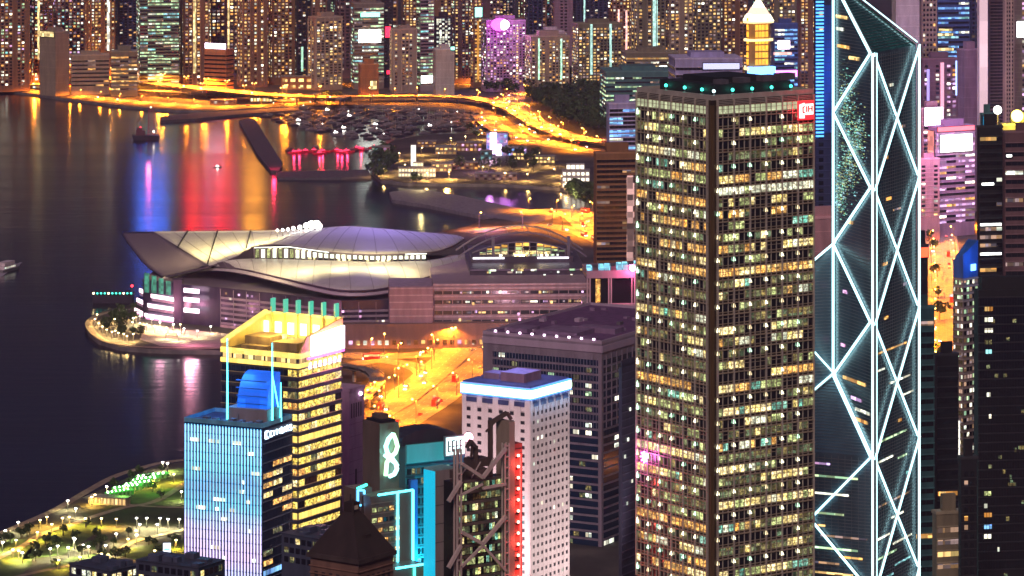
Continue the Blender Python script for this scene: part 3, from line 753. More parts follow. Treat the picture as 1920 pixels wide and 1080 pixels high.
def slim_dark():
    b = Bld('slim_tower', 'slim unlit navy tower between the purple office block and the tall gridded tower', 'tower', 1160, 1166, 1215, 1640, 62)
    top = b.z(690); wm = wall('navy_cladding', (.03,.03,.06), .45, .3)
    b.body(top, wm)
    for k in range(34): pieces(b, 'R', 'floor_band', [(0, b.w, top-3-k*3.4, top-2.6-k*3.4, .02, .3)], wall('navy_band', (.08,.07,.12), .5))
    m = MB(); m.box(1, b.w-1, 1, b.d-1, top, top+3, wm); m.build('roof_plant', b.root)
    for (u, z) in ((2,40),(5,33),(9,52),(4,61),(7,20)): pieces(b, 'R', 'lit_window', [(u, u+1.4, top-z, top-z+1.5, .3, .36)], wW)
slim_dark()

# ---- tower clad in vertical blue light fins
def fin_tower():
    b = Bld('striped_tower', 'blue tower wrapped in vertical light stripes with cyan roof masts', 'office tower', 345, 492, 548, 1500, 65)
    top = b.z(803); gb = glass('fin_tower_glass', (.0,.03,.09), .1)
    b.body(top, gb)
    m = bpy.data.materials.new('led_fin'); n, l, bs = nodes_of(m)     # LED fins: the light show runs cyan above, white and pink below
    geo = n.new('ShaderNodeNewGeometry'); sp = n.new('ShaderNodeSeparateXYZ'); l.new(geo.outputs['Position'], sp.inputs[0])
    mr = n.new('ShaderNodeMapRange'); mr.inputs[1].default_value = Zy(1080,1500); mr.inputs[2].default_value = top; l.new(sp.outputs[2], mr.inputs[0])
    ns = n.new('ShaderNodeTexNoise'); ns.inputs['Scale'].default_value = .05; ns.inputs['Detail'].default_value = 2; l.new(geo.outputs['Position'], ns.inputs['Vector'])
    ma = n.new('ShaderNodeMath'); ma.operation = 'MULTIPLY_ADD'; ma.inputs[1].default_value = .28; l.new(ns.outputs[0], ma.inputs[0]); l.new(mr.outputs[0], ma.inputs[2])
    cr = n.new('ShaderNodeValToRGB'); e = cr.color_ramp.elements; e[0].position = .0; e[0].color = (.06,.42,.85,1); e[1].position = 1; e[1].color = (.08,.5,.9,1)
    for p, c_ in ((.26,(.5,.38,.8,1)),(.44,(.42,.42,.85,1)),(.56,(.01,.42,.75,1)),(.72,(.0,.28,.6,1)),(.84,(.02,.48,.8,1))): q = e.new(p); q.color = c_
    l.new(ma.outputs[0], cr.inputs[0]); l.new(cr.outputs[0], bs.inputs['Emission Color']); bs.inputs['Emission Strength'].default_value = 1.15
    m.cycles.emission_sampling = 'AUTO'; led = m
    Lf = b.d
    m2 = m.copy(); m2.name = 'fin_lit_glass'; m2.node_tree.nodes['Principled BSDF'].inputs['Emission Strength'].default_value = .13; m2.cycles.emission_sampling = 'NONE'  # glass between the fins: their light on it is put in as a faint glow
    pieces(b, 'L', 'fin_lit_panel', [(Lf*k/25+.25, Lf*(k+1)/25-.25, Zy(1130,1500)+6.4*0, top-1.0, .04, .1) for k in range(25)], m2)
    pieces(b, 'L', 'light_fin', [(Lf*(k+.5)/25-.15, Lf*(k+.5)/25+.15, Zy(1130,1500), top-.6, .1, .4) for k in range(25)], led)
    pieces(b, 'L', 'floor_line', [(.1, Lf, top-4-k*3.9, top-3.75-k*3.9, .1, .25) for k in range(20)], wall('fin_floor_line', (.02,.08,.16), .5))
    lit = []
    for k in range(26):
        u = random.uniform(1, Lf-4); z = top-4-random.randrange(18)*3.9; lit.append((u, u+random.choice((1.3,1.3,2.6,4)), z+.4, z+1.8, .3, .36))
    pieces(b, 'L', 'lit_window', lit, wW)
    rows = [(top-9-k*3.9, top-9-k*3.9+2.0) for k in range(20)]
    def pick(c, r):
        rnd = random.Random(hsh('ft', r, c//3)); q = rnd.random()
        if q < (.42 if r < 8 and r > 2 else .12): return nY if rnd.random() < .7 else nO
        return nD if q > .93 else (wB if q > .86 else blue_glass)
    windows(b, 'R', spans(.6, b.w-.5, 9, .84), rows, pick, .03, .1, 200, 'window_pane')
    pieces(b, 'R', 'floor_ledge', [(0, b.w, z1+.25, z1+.7, .02, .35) for z0, z1 in rows], wall('slate_band', (.07,.08,.13), .5))
    # white sign on the right face
    m = MB(); b.fbox(m, 'R', .8, b.w-.6, top-5.0, top-1.0, .1, .45, wall('sign_board_navy', (.03,.05,.12), .4)); m.build('sign_board', b.root)
    m = MB(); sign_w = glow('sign_cool', (.65,.9,1), 2.6, sample=True)
    uu = 1.3
    m.beam((uu+.2, -.7, top-4.4), (uu+.2, -.7, top-1.8), .8, sign_w); m.beam((uu+.2, -.7, top-1.7), (uu+2.4, -.7, top-1.7), .6, sign_w); m.beam((uu+.2, -.7, top-4.3), (uu+2.4, -.7, top-4.3), .6, sign_w)
    m.build('sign_emblem', b.root)
    for k in range(8):
        m = MB(); x = uu+4.2+k*2.35; shape = 'citibnks'[k]
        for (p, q) in {'c':(((0,0),(0,2)),((0,2),(1.3,2)),((0,0),(1.3,0))),'i':(((.6,0),(.6,2)),),'t':(((.6,0),(.6,2.2)),((0,1.6),(1.3,1.6))),'b':(((0,0),(0,2.4)),((0,1.2),(1.2,1.2)),((1.2,1.2),(1.2,0)),((0,0),(1.2,0))),
                       'n':(((0,0),(0,1.8)),((0,1.8),(1.2,1.8)),((1.2,0),(1.2,1.8))),'k':(((0,0),(0,2.4)),((0,1),(1.2,2)),((0,1),(1.2,0))),'s':(((0,0),(1.2,0)),((1.2,0),(1.2,1)),((0,1),(1.2,1)),((0,1),(0,2)),((0,2),(1.2,2)))}[shape]:
            m.beam((x+p[0]*1.1, -.7, top-4.2+p[1]), (x+q[0]*1.1, -.7, top-4.2+q[1]), .42, sign_w)
        m.build('sign_letter', b.root)
    # roof: parapet, plant, glowing blue barrel and masts
    m = MB(); m.box(.6, b.w-.6, .6, b.d-.6, top, top+.3, wall('roof_navy', (.05,.07,.14), .6)); m.build('roof', b.root)
    for (x0,x1,y0,y1) in ((0,b.w,0,.5),(0,b.w,b.d-.5,b.d),(0,.5,.5,b.d-.5),(b.w-.5,b.w,.5,b.d-.5)):
        m = MB(); m.box(x0,x1,y0,y1,top,top+1.8,wall('parapet_teal', (.12,.35,.5), .4)); m.build('parapet', b.root)
    gp = wall('plant_grey', (.2,.18,.19), .6, .15)
    m = MB(); m.box(6, 19, 1.2, 20, top+.3, top+6.2, gp); m.build('roof_plant', b.root)
    m = MB(); bb_ = glow('barrel_blue', (.005,.14,1), .75, .6, 1.0, 6.0)
    for k in range(9):
        t0, t1 = math.pi*k/9*.55, math.pi*(k+1)/9*.55
        y0, y1 = 2.2, 16.0
        pa = [(8+9.5-9.5*math.cos(t), top+6.2+ (13.8*math.sin(t)/math.sin(math.pi*.55)*.98)) for t in (t0, t1)]
        m.hexa([(pa[0][0],y0,top+6.2),(pa[1][0],y0,top+6.2),(pa[1][0],y1,top+6.2),(pa[0][0],y1,top+6.2),(pa[0][0],y0,pa[0][1]),(pa[1][0],y0,pa[1][1]),(pa[1][0],y1,pa[1][1]),(pa[0][0],y1,pa[0][1])], bb_)
    m.build('blue_barrel_roof', b.root)
    m = MB()
    for k in range(4): m.beam((7.4, 2, top+8+k*3.1), (7.4, 16.2, top+8+k*3.1), .35, wall('barrel_rib', (.03,.12,.4), .5))
    m.build('barrel_rib', b.root)
    for (x, y, h) in ((6, 19.5, 34), (9, .4, 33), (16, .3, 16), (5, 14, 4), (22, 8, 6)):
        m = MB(); m.cyl(x, y, .45, top+.2, top+h, L_cyan if h > 10 else steel, 6, .2); m.build('roof_mast', b.root)
    for y in range(2, 34, 4):
        m = MB(); m.box(1.4, 4.2, y, y+2.2, top+.3, top+1.6+(y % 3)*.4, steel); m.build('air_unit', b.root)
    m = MB(); m.beam((9,.4,top+20), (14,.4,top+6.4), .4, L_cyan); m.build('mast_stay', b.root)
    lamp('SPOT', 'blue_wash', (b.w*.5, -30, top-60), 26000, (.05,.3,1), b.root, 2, (b.w*.5, 0, top-20), 100)
    lamp('AREA', 'roof_wash', (8, 20, top+22), 5200, (.05,.35,1), b.root, 14, (8, 18, top))
fin_tower()

# ---- yellow banded tower with a glowing crown
def yellow_tower():
    b = Bld('banded_tower', 'yellow lit banded tower with a glowing crown of fins and a bright pink white sign', 'office tower', 415, 559, 640, 1700, 60)
    top = b.z(668); wm = wall('slate_cladding', (.07,.08,.12), .35, .2, .3)
    b.body(top, wm)
    rows = []; z = top-6.5
    for k in range(24): rows.append((z-2.9, z-.1)); z -= 5.0
    for f in ('L','R'):
        Lf = b.length(f)
        def pick(c, r, f=f):
            rnd = random.Random(hsh('yt', r, c//2, f)); q = rnd.random()
            if r in (6, 13): return crown_y
            if f == 'L' and c > 2 and r < 9: return blue_glass if q > .12 else nY
            if q < .72: return yB
            if q < .84: return nO if r % 3 == 0 else nY
            return nD if q < .93 else dark
        windows(b, f, spans(.3, Lf-.3, 16 if f == 'L' else 14, .86), rows[:24], pick, .05, .12, 150, 'window_pane')
        pieces(b, f, 'spandrel', [(0, Lf, z0-1.7, z0-.3, .02, .5) for z0, z1 in rows], wm)
        pieces(b, f, 'sill_band', [(0, Lf, z0-.3, z0-.05, .02, .7) for z0, z1 in rows], wall('sill_cream', (.45,.38,.22), .5))
        m = MB(); b.fbox(m, f, -.4 if f == 'L' else 0.02, Lf, top-1.2, top+1.2, .04, .8, crown_y); m.build('crown_ring', b.root)
        m = MB(); b.fbox(m, f, -.4 if f == 'L' else 0.02, Lf, top-5.6, top-3.6, .04, .7, crown_y); m.build('crown_ring', b.root)
        pieces(b, f, 'crown_panel', [(u0, u1, top-3.4, top-1.4, .05, .3) for u0, u1 in spans(.5, Lf-.5, 7, .8)], wY)
    m = MB(); m.box(1, b.w-1, 1, b.d-1, top, top+.4, wall('roof_umber', (.10,.08,.04), .7, .3)); m.build('roof', b.root)
    # tall rear screen with fins, sloping side screens
    cream = wall('crown_cream', (.72,.54,.17), .6, .1); back = 19.0
    x1 = b.w; y1 = b.d
    m = MB(); m.box(x1-1.2, x1, 0, y1, top+.4, top+12, cream); m.build('crown_screen', b.root)
    m = MB(); m.hexa([(0,y1-1.2,top+.4),(x1-1.2,y1-1.2,top+.4),(x1-1.2,y1,top+.4),(0,y1,top+.4),(0,y1-1.2,top+3),(x1-1.2,y1-1.2,top+12),(x1-1.2,y1,top+12),(0,y1,top+3)], cream); m.build('crown_screen', b.root)
    m = MB(); m.beam((0,y1-.5,top+3.6), (x1,y1-.5,top+13), 1.7, crown_y); m.build('crown_beam', b.root)  # parapet glows itself: the yellow floodlight is put into its colour
    m = MB(); m.beam((x1-.6,0,top+12.6), (x1-.6,y1,top+12.6), 1.3, crown_y); m.build('crown_beam', b.root)
    for k in range(6):
        y = y1*(k+.15)/6+1; m = MB(); m.box(x1-2.6, x1+.6, y-.35, y+.35, top+.4, top+16, cream); m.box(x1-2.6, x1+.6, y-.42, y+.42, top+13.2, top+19.5, L_finteal); m.build('crown_fin', b.root)
        m = MB(); m.box(x1-3.2, x1-2.7, y+1.2, y+4.6, top+3.5, top+9.0, crown_w); m.build('crown_lamp', b.root)
    for (xx0,xx1,yy0,yy1,h) in ((8,20,6,20,4),(10,24,22,36,5.5),(24,30,10,30,3),(4,8,20,34,2.2)):
        m = MB(); m.box(xx0,xx1,yy0,yy1,top+.4,top+h,wall('plant_ochre', (.28,.2,.1), .6, .4)); m.build('roof_plant', b.root)
    m = MB(); m.hexa([(0.3,-.9,top+1.2),(b.w,-.9,top+1.2),(b.w,-.1,top+1.2),(.3,-.1,top+1.2),(6,-.9,top+8),(b.w,-.9,top+13),(b.w,-.1,top+13),(6,-.1,top+8)], cream); m.build('sign_screen', b.root)
    m = MB(); m.hexa([(9,-1.9,top-1.0),(b.w,-1.9,top-1.0),(b.w,-1.0,top-1.0),(9,-1.0,top-1.0),(9,-1.9,top+8),(b.w,-1.9,top+9.5),(b.w,-1.0,top+9.5),(9,-1.0,top+8)], glow('sign_pinkwhite', (1,.82,.93), 3.4, sample=True)); m.build('bright_sign', b.root)
    pieces(b, 'R', 'pink_window', [(u0, u1, top-7.0, top-4.2, .3, .8) for u0, u1 in spans(7, b.w-.5, 7, .5)], L_pinkw)
    m = MB(); b.fbox(m, 'R', 6, b.w, top-2.4, top-1.6, .9, 1.9, glow('sign_edge_pink', (1,.1,.5), 2.2, sample=True)); m.build('sign_edge', b.root)
    lamp('POINT', 'sign_glow', (b.w*.7, -12, top+2), 22000, (1,.25,.6), b.root, 3)
    lamp('AREA', 'crown_wash', (12, 20, top+14), 8500, (1,.68,.18), b.root, 16, (24, 24, top+2))
    lamp('AREA', 'screen_wash', (20, 20, top+5), 6000, (1,.75,.25), b.root, 8, (b.w, 20, top+9))
crown_y = glow('crown_yellow', (1,.66,.14), 1.0, .75, 1.15, 3.0); crown_w = glow('crown_lamp_white', (1,.9,.55), 1.8, sample=False)
L_finteal = glow('fin_teal', (.08,.62,.42), .55); L_pinkw = glow('pink_window_light', (1,.6,.8), 2.0)
yellow_tower()

# ---- mauve slab, behind the yellow tower
def mauve_slab():
    b = Bld('slab_tower', 'narrow mauve slab tower with dark slots near its top beside the yellow banded tower', 'tower', 600, 655, 683, 1800, 60)
    top = b.z(735); wm = wall('mauve_render', (.42,.30,.42), .7, .15); b.body(top, wm)
    m = MB(); m.box(-.4, b.w+.4, -.4, b.d, top, top+1.4, wm); m.build('parapet', b.root)
    pieces(b, 'R', 'vent_slot', [(u0, u1, top-13, top-6, .01, .06) for u0, u1 in spans(1, b.w*.85, 5, .5)], ink)
    pieces(b, 'R', 'vent_slot', [(b.w*.38, b.w*.5, top-70, top-38, .01, .06)], ink)
    m = MB(); m.ball((b.w*.7,-.6,top-2), .9, L_mauve); m.build('wall_lamp', b.root)
    pieces(b, 'R', 'cladding_joint', [(0, b.w, top-16-k*6, top-15.8-k*6, .01, .05) for k in range(14)], wall('joint_mauve', (.22,.15,.22), .7))
mauve_slab()

# ---- brown tower with the neon emblem, teal tower behind it
def emblem_tower():
    b = Bld('emblem_tower', 'brown stepped tower carrying a glowing white green looped emblem and cyan neon outlines', 'office tower', 680, 712, 748, 1420, 35)
    top = b.z(795); wm = wall('umber_cladding', (.17,.12,.10), .5, .2, .2); b.body(top, wm)
    m = MB(); m.box(1, b.w-1, 1, b.d-1, top, top+1, ink); m.box(3, b.w-2, 4, b.d-2, top+1, top+2.6, wm); m.build('roof_plant', b.root)
    # emblem: two ribbons looping round each other
    def px_on(px, py, o=1.6):     # point on the right face plane
        D = b.D; nx = X(b.xn, D); c_, s_ = math.cos(b.a), math.sin(b.a); t = (px-960)/F
        u = (t*D-nx)/(c_-t*s_); return (u, -o, Zy(py, D+u*s_))
    gl = glow('emblem_cyan', (.35,1,.95), 2.3, sample=True); gg = glow('emblem_green', (.45,1,.55), 1.8, sample=True)
    P1 = [(733,812),(724,822),(719,836),(722,848),(731,858),(738,868),(740,878),(735,888),(726,892)]
    P2 = [(733,812),(738,824),(741,836),(737,848),(728,856),(721,866),(720,878),(719,890)]
    for nm, P_, g_ in (('emblem_ribbon', P1, gl), ('emblem_ribbon', P2, gg)):
        m = MB(); q = [Vector(px_on(*p)) for p in P_]
        for a_, c_ in zip(q, q[1:]): m.beam(a_, c_+(c_-a_)*.08, 1.15, g_)
        m.build(nm, b.root)
    m = MB(); m.beam(px_on(716,852), px_on(742,872), .9, gl); m.build('emblem_bar', b.root)
    lamp('POINT', 'emblem_glow', px_on(730,850,7), 2600, (.2,1,.85), b.root, 1.5)
    # lower wings with neon edges
    def block(px0, px1, pyt, o0, o1, mat, name='wing'):
        u0 = px_on(px0, pyt, 0)[0]-o1*.5; u1 = px_on(px1, pyt, 0)[0]-o1*.62; z1 = px_on(px0, pyt, 0)[2]
        m = MB(); m.box(u0, u1, -o1, -o0, 3, z1, mat); m.build(name, b.root); return u0, u1, z1
    u0, u1, z1 = block(690, 772, 922, .01, 9, wm)
    def neon(p, q, mat=L_cyan, wd=.7):
        m = MB(); m.beam(p, q, wd, mat); m.build('neon_edge', b.root)
    neon((u0+3,-9.4,z1+.4), (u1,-9.4,z1+.6)); neon((u1,-9.4,z1+.6), (u1,-9.4,z1-27)); neon((u1-7,-9.4,z1+.5), (u1-7,-9.4,z1-27))
    u2, u3, z2 = block(716, 797, 1046, 9.02, 20, wm)
    neon((u2+3,-20.4,z2+.4), (u3,-20.4,z2+.5)); neon((u3,-20.4,z2+.5), (u3,-20.4,z2-14), L_greenc); neon((u3-6,-20.4,z2+.2), (u3-6,-20.4,z2-14), L_teal)
    lz = []
    for r in range(6):
        for c_ in range(5): 
            u = u0+1.5+c_*2.6; z = z1-6-r*3.9
            put('window', pane_mesh(1.9, 1.6, .1, random.choice((nO,nO,nD,dark,nG)), 'window'), b.root, (u, -9.03, z))
    for k in range(7): pieces(b, 'R', 'string_course', [(u0, u1-7.4, z1-3-k*3.9, z1-2.6-k*3.9, 9.02, 9.25)], wall('umber_light', (.27,.2,.16), .5))
    # small blue outlined box at the left shoulder
    q = [px_on(663,917,3), px_on(675,917,3), px_on(675,945,3), px_on(663,945,3)]
    for i in range(4): neon(q[i], q[(i+1) % 4], L_icy, .6)
    neon(px_on(662,914,3), px_on(680,906,3), L_teal, .8)
    z_ = px_on(663,915,3)[2]; m = MB(); ux0, ux1 = px_on(660,915,3)[0], px_on(690,915,3)[0]; m.box(ux0, ux1, -2.6, 6, 3, z_, wm); m.build('shoulder_block', b.root)
L_greenc = glow('neon_spring', (.15,1,.5), 1.8, sample=True); L_icy = glow('neon_azure', (.1,.5,1), 2.2, sample=True)
emblem_tower()

def teal_tower():
    b = Bld('teal_tower', 'teal lit tower with a dark curved roof, white sign and pink beacon', 'office tower', 748, 760, 872, 1480, 30)
    top = b.z(838); wm = wall('teal_cladding', (.04,.22,.26), .4, .2, .2); b.body(top, wm)
    dk = wall('curved_roof_dark', (.035,.035,.05), .5, .2)
    m = MB(); n = 12; pts = []
    for k in range(n+1):
        t = math.pi*k/n; pts.append((b.w*.45-b.w*.47*math.cos(t), .2+10*math.sin(t)*0, 0))
    for k in range(n):
        t0, t1 = math.pi*k/n, math.pi*(k+1)/n
        x0, x1_ = b.w*.42-b.w*.46*math.cos(t0), b.w*.42-b.w*.46*math.cos(t1); h0, h1 = 2+4*math.sin(t0), 2+4*math.sin(t1)
        m.hexa([(x0,1,top),(x1_,1,top),(x1_,b.d+8,top),(x0,b.d+8,top),(x0,1,top+h0),(x1_,1,top+h1),(x1_,b.d+8,top+h1),(x0,b.d+8,top+h0)], dk)
    m.build('curved_roof', b.root)
    tl = wall('teal_panel', (.10,.5,.5), .5, .1)
    m = MB(); m.box(0, b.w*.62, -1.2, -.02, top-6.5, top+.8, tl); m.build('cornice_band', b.root)
    m = MB(); m.box(b.w*.61, b.w*.93, -3.0, -1.3, top-5, top+3, wall('sign_frame_grey', (.2,.22,.25), .5)); m.build('sign_frame', b.root)
    m = MB(); m.box(b.w*.62, b.w*.92, -3.3, -3.02, top-4.4, top+2.5, glow('sign_mint', (.65,1,.98), 1.8, sample=True)); m.build('sign_face', b.root)
    for k in range(4):
        x = b.w*(.65+.065*k); m = MB(); m.beam((x,-3.5,top-3.2),(x,-3.5,top+1.3),.5,ink); m.beam((x,-3.5,top+1.2 if k % 2 else top-3.1),(x+1.1,-3.5,top+1.2 if k % 2 else top-3.1),.5,ink); m.beam((x,-3.5,top-1),(x+1.1,-3.5,top-1),.45,ink); m.build('sign_letter', b.root)
    m = MB(); m.ball((b.w*.985, -3.5, top+2.0), 1.9, L_beacon, 10, 6); m.build('pink_beacon', b.root)
    lamp('POINT', 'beacon_glow', (b.w+1, -9, top-2), 2500, (1,.1,.35), b.root, 1.5)
    lamp('SPOT', 'teal_wash', (6, -22, top-60), 52000, (.03,.85,.9), b.root, 2, (8, 0, top-8), 80)
    lamp('SPOT', 'teal_wash', (14, -20, top-50), 30000, (.03,.7,1), b.root, 2, (8, 0, top-30), 80)
    for k in range(14): pieces(b, 'R', 'floor_line', [(0, b.w, top-8.2-k*4, top-7.8-k*4, .02, .3)], wall('deep_teal', (.02,.1,.13), .4))
    windows(b, 'R', spans(.5, b.w-.5, 12, .8), [(top-11.2-k*4, top-8.9-k*4) for k in range(13)], choose([(teal_glass,8),(nT,1),(nD,1)]), .02, .08, 160, 'window_pane')
    m = MB(); m.box(1.2, 4.4, -2.2, -.4, 3, top-13, wall('blue_rib', (.04,.14,.45), .4)); m.build('blue_rib', b.root)
teal_tower()
def cyan_slab():
    b = Bld('cyan_slab_tower', 'bright cyan edged grey slab standing before the teal tower', 'tower', 795, 815, 849, 1400, 42)
    top = b.z(884); wm = wall('cyan_side', (.02,.42,.62), .5, .1); gw = wall('warm_grey_side', (.26,.23,.22), .6, .15)
    m = MB(); m.box(.3, b.w, .0, b.d, 2.5, top, gw); m.build('body', b.root)
    m = MB(); m.box(-.2, .28, 0, b.d, 2.5, top, glow('cyan_panel', (.0,.33,.5), .85)); m.build('cyan_light_panel', b.root)
    pieces(b, 'R', 'panel_joint', [(.3, b.w, top-6-k*7, top-5.8-k*7, .01, .06) for k in range(9)], ink)
    m = MB(); m.box(0, b.w, 0, b.d, top, top+.8, wall('cap_teal', (.2,.4,.42), .5)); m.build('roof_cap', b.root)
cyan_slab()

# ---- tower hung from external steel masts and trusses
def truss_tower():
    b = Bld('steel_truss_tower', 'dark tower hung from grey steel masts and X trusses beside red lamps', 'office tower', 832, 849, 949, 1350, 35)
    top = b.z(905); wm = wall('bronze_glass', (.03,.03,.03), .25, .3, .2, spec=.9); b.body(top, wm)
    st = wall('truss_grey', (.55,.47,.44), .45, .15, .1)
    tp = b.z(862)
    def pt(u, z, o=1.6): return (u, -o, z)
    W = b.w
    for u in (0.2, W-2.2):
        for (du, do) in ((0,.6),(1.8,.6),(0,2.4),(1.8,2.4)):
            m = MB(); m.beam((u+du,-do,3), (u+du,-do,tp+4), .55, st); m.build('mast', b.root)
        for k in range(24):
            z = tp+3-k*3.9; m = MB(); m.beam((u,-2.4,z), (u+1.8,-2.4,z), .45, st); m.build('mast_rung', b.root)
    for (pa, pb, wd) in (((1.8,867),(W*.47,893),.8),((W*.47,893),(W-2.2,838),.8),((1.8,995),(W*.47,1017),.8),((W*.47,1017),(W-2.2,965),.8),((-4,938),(1.5,900),.8),((-4,1062),(1.5,1020),.8),((W-2.2,905),(W*.47,893+20),.6),((1.8,925),(W*.47,905),.5),((W*.47,1020),(W-2.2,1068),.6),((W*.47,1020),(1.8,1060),.6)):
        za = Zy(pa[1], b.D+pa[0]*math.sin(b.a)); zb = Zy(pb[1], b.D+pb[0]*math.sin(b.a))
        m = MB(); m.beam((pa[0],-3.0,za), (pb[0],-3.0,zb), wd*1.5, st); m.build('truss_member', b.root)
    rows = [(top-3.2-k*3.9, top-.9-k*3.9) for k in range(12)]
    windows(b, 'R', spans(2.4, W-2.6, 15, .85), rows, choose([(nG,3),(dark,5),(nD,4),(nW,.15),(nY,.3),(nT,.6)]), .03, .1, 200, 'window_pane')
    pieces(b, 'R', 'floor_band', [(2.2, W-2.4, z1+.2, z1+1.2, .02, .5) for z0, z1 in rows], wall('floor_band_dark', (.10,.09,.08), .5))
    # upper terrace clutter and maintenance cranes
    dk = wall('crane_brown', (.09,.065,.06), .55, .2)
    m = MB(); m.box(4, W-6, 8, b.d-4, top, top+3, dk); m.build('upper_storey', b.root)
    m = MB(); m.box(W*.55, W-3, 6, 12, top+3, top+6, dk); m.build('upper_storey', b.root)
    for (u, y, h, jx) in ((W*.82, 4, 20, 6), (W*.6, 6, 11, -4)):
        m = MB(); m.beam((u,y,top), (u,y,top+h), 1.4, dk); m.beam((u,y,top+h-1), (u+jx,y-2,top+h+2.5), 1.5, dk); m.beam((u+jx,y-2,top+h+2.5), (u+jx*1.3,y-2,top+h), 1.1, dk)
        m.beam((u-2,y,top+h-4), (u+jx*.5,y-1,top+h+1), .7, dk); m.build('maintenance_crane', b.root)
    for k in range(3):
        u = 3+k*(W-6)/3; m = MB(); m.beam((u,1,top+.5), (u+4,1,top+5+k % 3), .35, st); m.build('roof_strut', b.root)
    # tan service shaft and the red lamp column on its right
    tan = wall('tan_panel', (.32,.25,.2), .55, .15)
    m = MB(); m.box(W-.3, W+2.2, -2.4, 6, 3, b.z(802), tan); m.build('service_shaft', b.root)
    m = MB(); m.box(W+2.22, W+6.5, -1.0, 5, 3, b.z(846), wall('red_channel', (.45,.10,.08), .6)); m.build('service_shaft', b.root)
    red_p = glow('lamp_rose', (1,.30,.22), 5, sample=True)
    for k in range(14):
        z = b.z(868)-k*4.05; m = MB(); m.ball((W+4.3,-1.7,z), .55, red_p, 8, 5); m.box(W+3.6,W+5.0,-1.6,-1.02,z-.9,z-.5,ink); m.build('red_column_lamp', b.root)
    m = MB(); m.box(W+5.3, W+5.7, -1.5, -1.02, b.z(1100), b.z(866), glow('red_line', (1,.06,.05), 1.6)); m.build('red_light_line', b.root)
    for k in range(4): lamp('POINT', 'red_glow', (W+4.3,-4.0,b.z(885)-k*14), 1500, (1,.06,.04), b.root, 1)
    for k in range(16):
        z = b.z(856)-k*3.4; m = MB(); m.box(W+2.24, W+6.5, -1.15, -1.02, z, z+.25, ink); m.build('channel_joint', b.root)
truss_tower()

# ---- dark stone tower with a pyramid roof in front
def pyramid_tower():
    b = Bld('pyramid_roof_tower', 'dark stone tower with a steep pyramid roof and small lantern', 'tower', 582, 672, 737, 1250, 54)
    eave = b.z(1052); wm = wall('brown_stone', (.16,.09,.07), .7, .2); b.body(eave-1, wm)
    m = MB(); m.box(-1, b.w+1, -1, b.d+1, eave-1, eave+.4, wall('eave_dark', (.06,.045,.045), .6)); m.build('eave', b.root)
    rf = wall('slate_roof', (.03,.02,.02), .55, .25); cx, cy_ = b.w/2, b.d/2; ap = b.z(968)+1; r = 2.2
    m = MB(); zt = ap-2
    m.hexa([(-.6,-.6,eave+.4),(b.w+.6,-.6,eave+.4),(b.w+.6,b.d+.6,eave+.4),(-.6,b.d+.6,eave+.4),(cx-r,cy_-r,zt),(cx+r,cy_-r,zt),(cx+r,cy_+r,zt),(cx-r,cy_+r,zt)], rf); m.build('roof', b.root)
    m = MB(); m.box(cx-1.9,cx+1.9,cy_-1.9,cy_+1.9,zt,zt+3.2,rf); m.build('lantern', b.root)
    for k in range(4):
        m = MB(); s = ((-1,-1),(1,-1),(-1,1),(1,1))[k]; m.cyl(cx+s[0]*2.6, cy_+s[1]*2.6, .5, zt-.8, zt+5, rf, 6, .25); m.build('lantern_post', b.root)
    m = MB(); m.box(cx-1.0,cx+1.0,cy_-2.0,cy_-1.91,zt+.8,zt+2.2,wD); m.build('lantern_window', b.root)
    m = MB(); m.box(b.w*.42,b.w*.56,3.0,7,eave+4,eave+7,rf); m.build('dormer', b.root)
    for f in ('L','R'):
        pieces(b, f, 'string_course', [(-.4, b.length(f)+.4, eave-4-k*2.4, eave-3.7-k*2.4, .02, .4) for k in range(5)], wall('stone_band', (.22,.12,.09), .7))
        pieces(b, f, 'window', [(u0,u1,eave-9,eave-5.6,.02,.08) for u0,u1 in spans(1, b.length(f)-1, 6, .45)], ink)
    for k in range(10):
        t = k/10
        for (p, q) in (((-.6,-.6),(b.w+.6,-.6)),((-.6,-.6),(-.6,b.d+.6))):
            A = Vector((p[0],p[1],eave+.55)).lerp(Vector((cx,cy_,zt+.1)), t); B_ = Vector((q[0],q[1],eave+.55)).lerp(Vector((cx,cy_,zt+.1)), t)
            m = MB(); m.beam(A, B_, .16, wall('roof_lead', (.075,.055,.055), .6)); m.build('roof_batten', b.root)
pyramid_tower()
# low dark roofs at the very bottom
def low_block(name, label, xl, xn, xr, yt, D, a, rgb, seed, rows=3, lit=None):
    b = Bld(name, label, 'building', xl, xn, xr, D, a); top = b.z(yt); wm = wall(name+'_wall', rgb, .6, .2); b.body(top, wm)
    rn = random.Random(seed)
    for k in range(7):
        x0 = rn.uniform(.5, b.w*.7); y0 = rn.uniform(.5, b.d*.75); m = MB(); m.box(x0, x0+rn.uniform(2,b.w*.25), y0, y0+rn.uniform(2,b.d*.22), top+.3, top+rn.uniform(.8,3.0), wall(name+'_plant', tuple(c*1.3 for c in rgb), .5)); m.build('roof_unit', b.root)
    m = MB(); m.box(-.3, b.w+.3, -.3, b.d+.3, top, top+.3, wall(name+'_roof', tuple(c*.8 for c in rgb), .7)); m.build('roof', b.root)
    for f in ('L','R'):
        windows(b, f, spans(1, b.length(f)-1, max(3, int(b.length(f)/3)), .7), [(top-3.4-k*3.8, top-1.2-k*3.8) for k in range(rows)], lit or choose([(dark,5),(nD,2),(nY,1)]), .02, .08, 120, 'window')
    return b
low_block('low_block', 'low navy roofed block at the foot of the blue striped tower', 255, 372, 420, 1066, 1380, 60, (.05,.06,.10), 3)
low_block('low_block', 'dark low block with a grey roof under the yellow banded tower', 528, 600, 668, 1012, 1480, 52, (.07,.06,.08), 4)
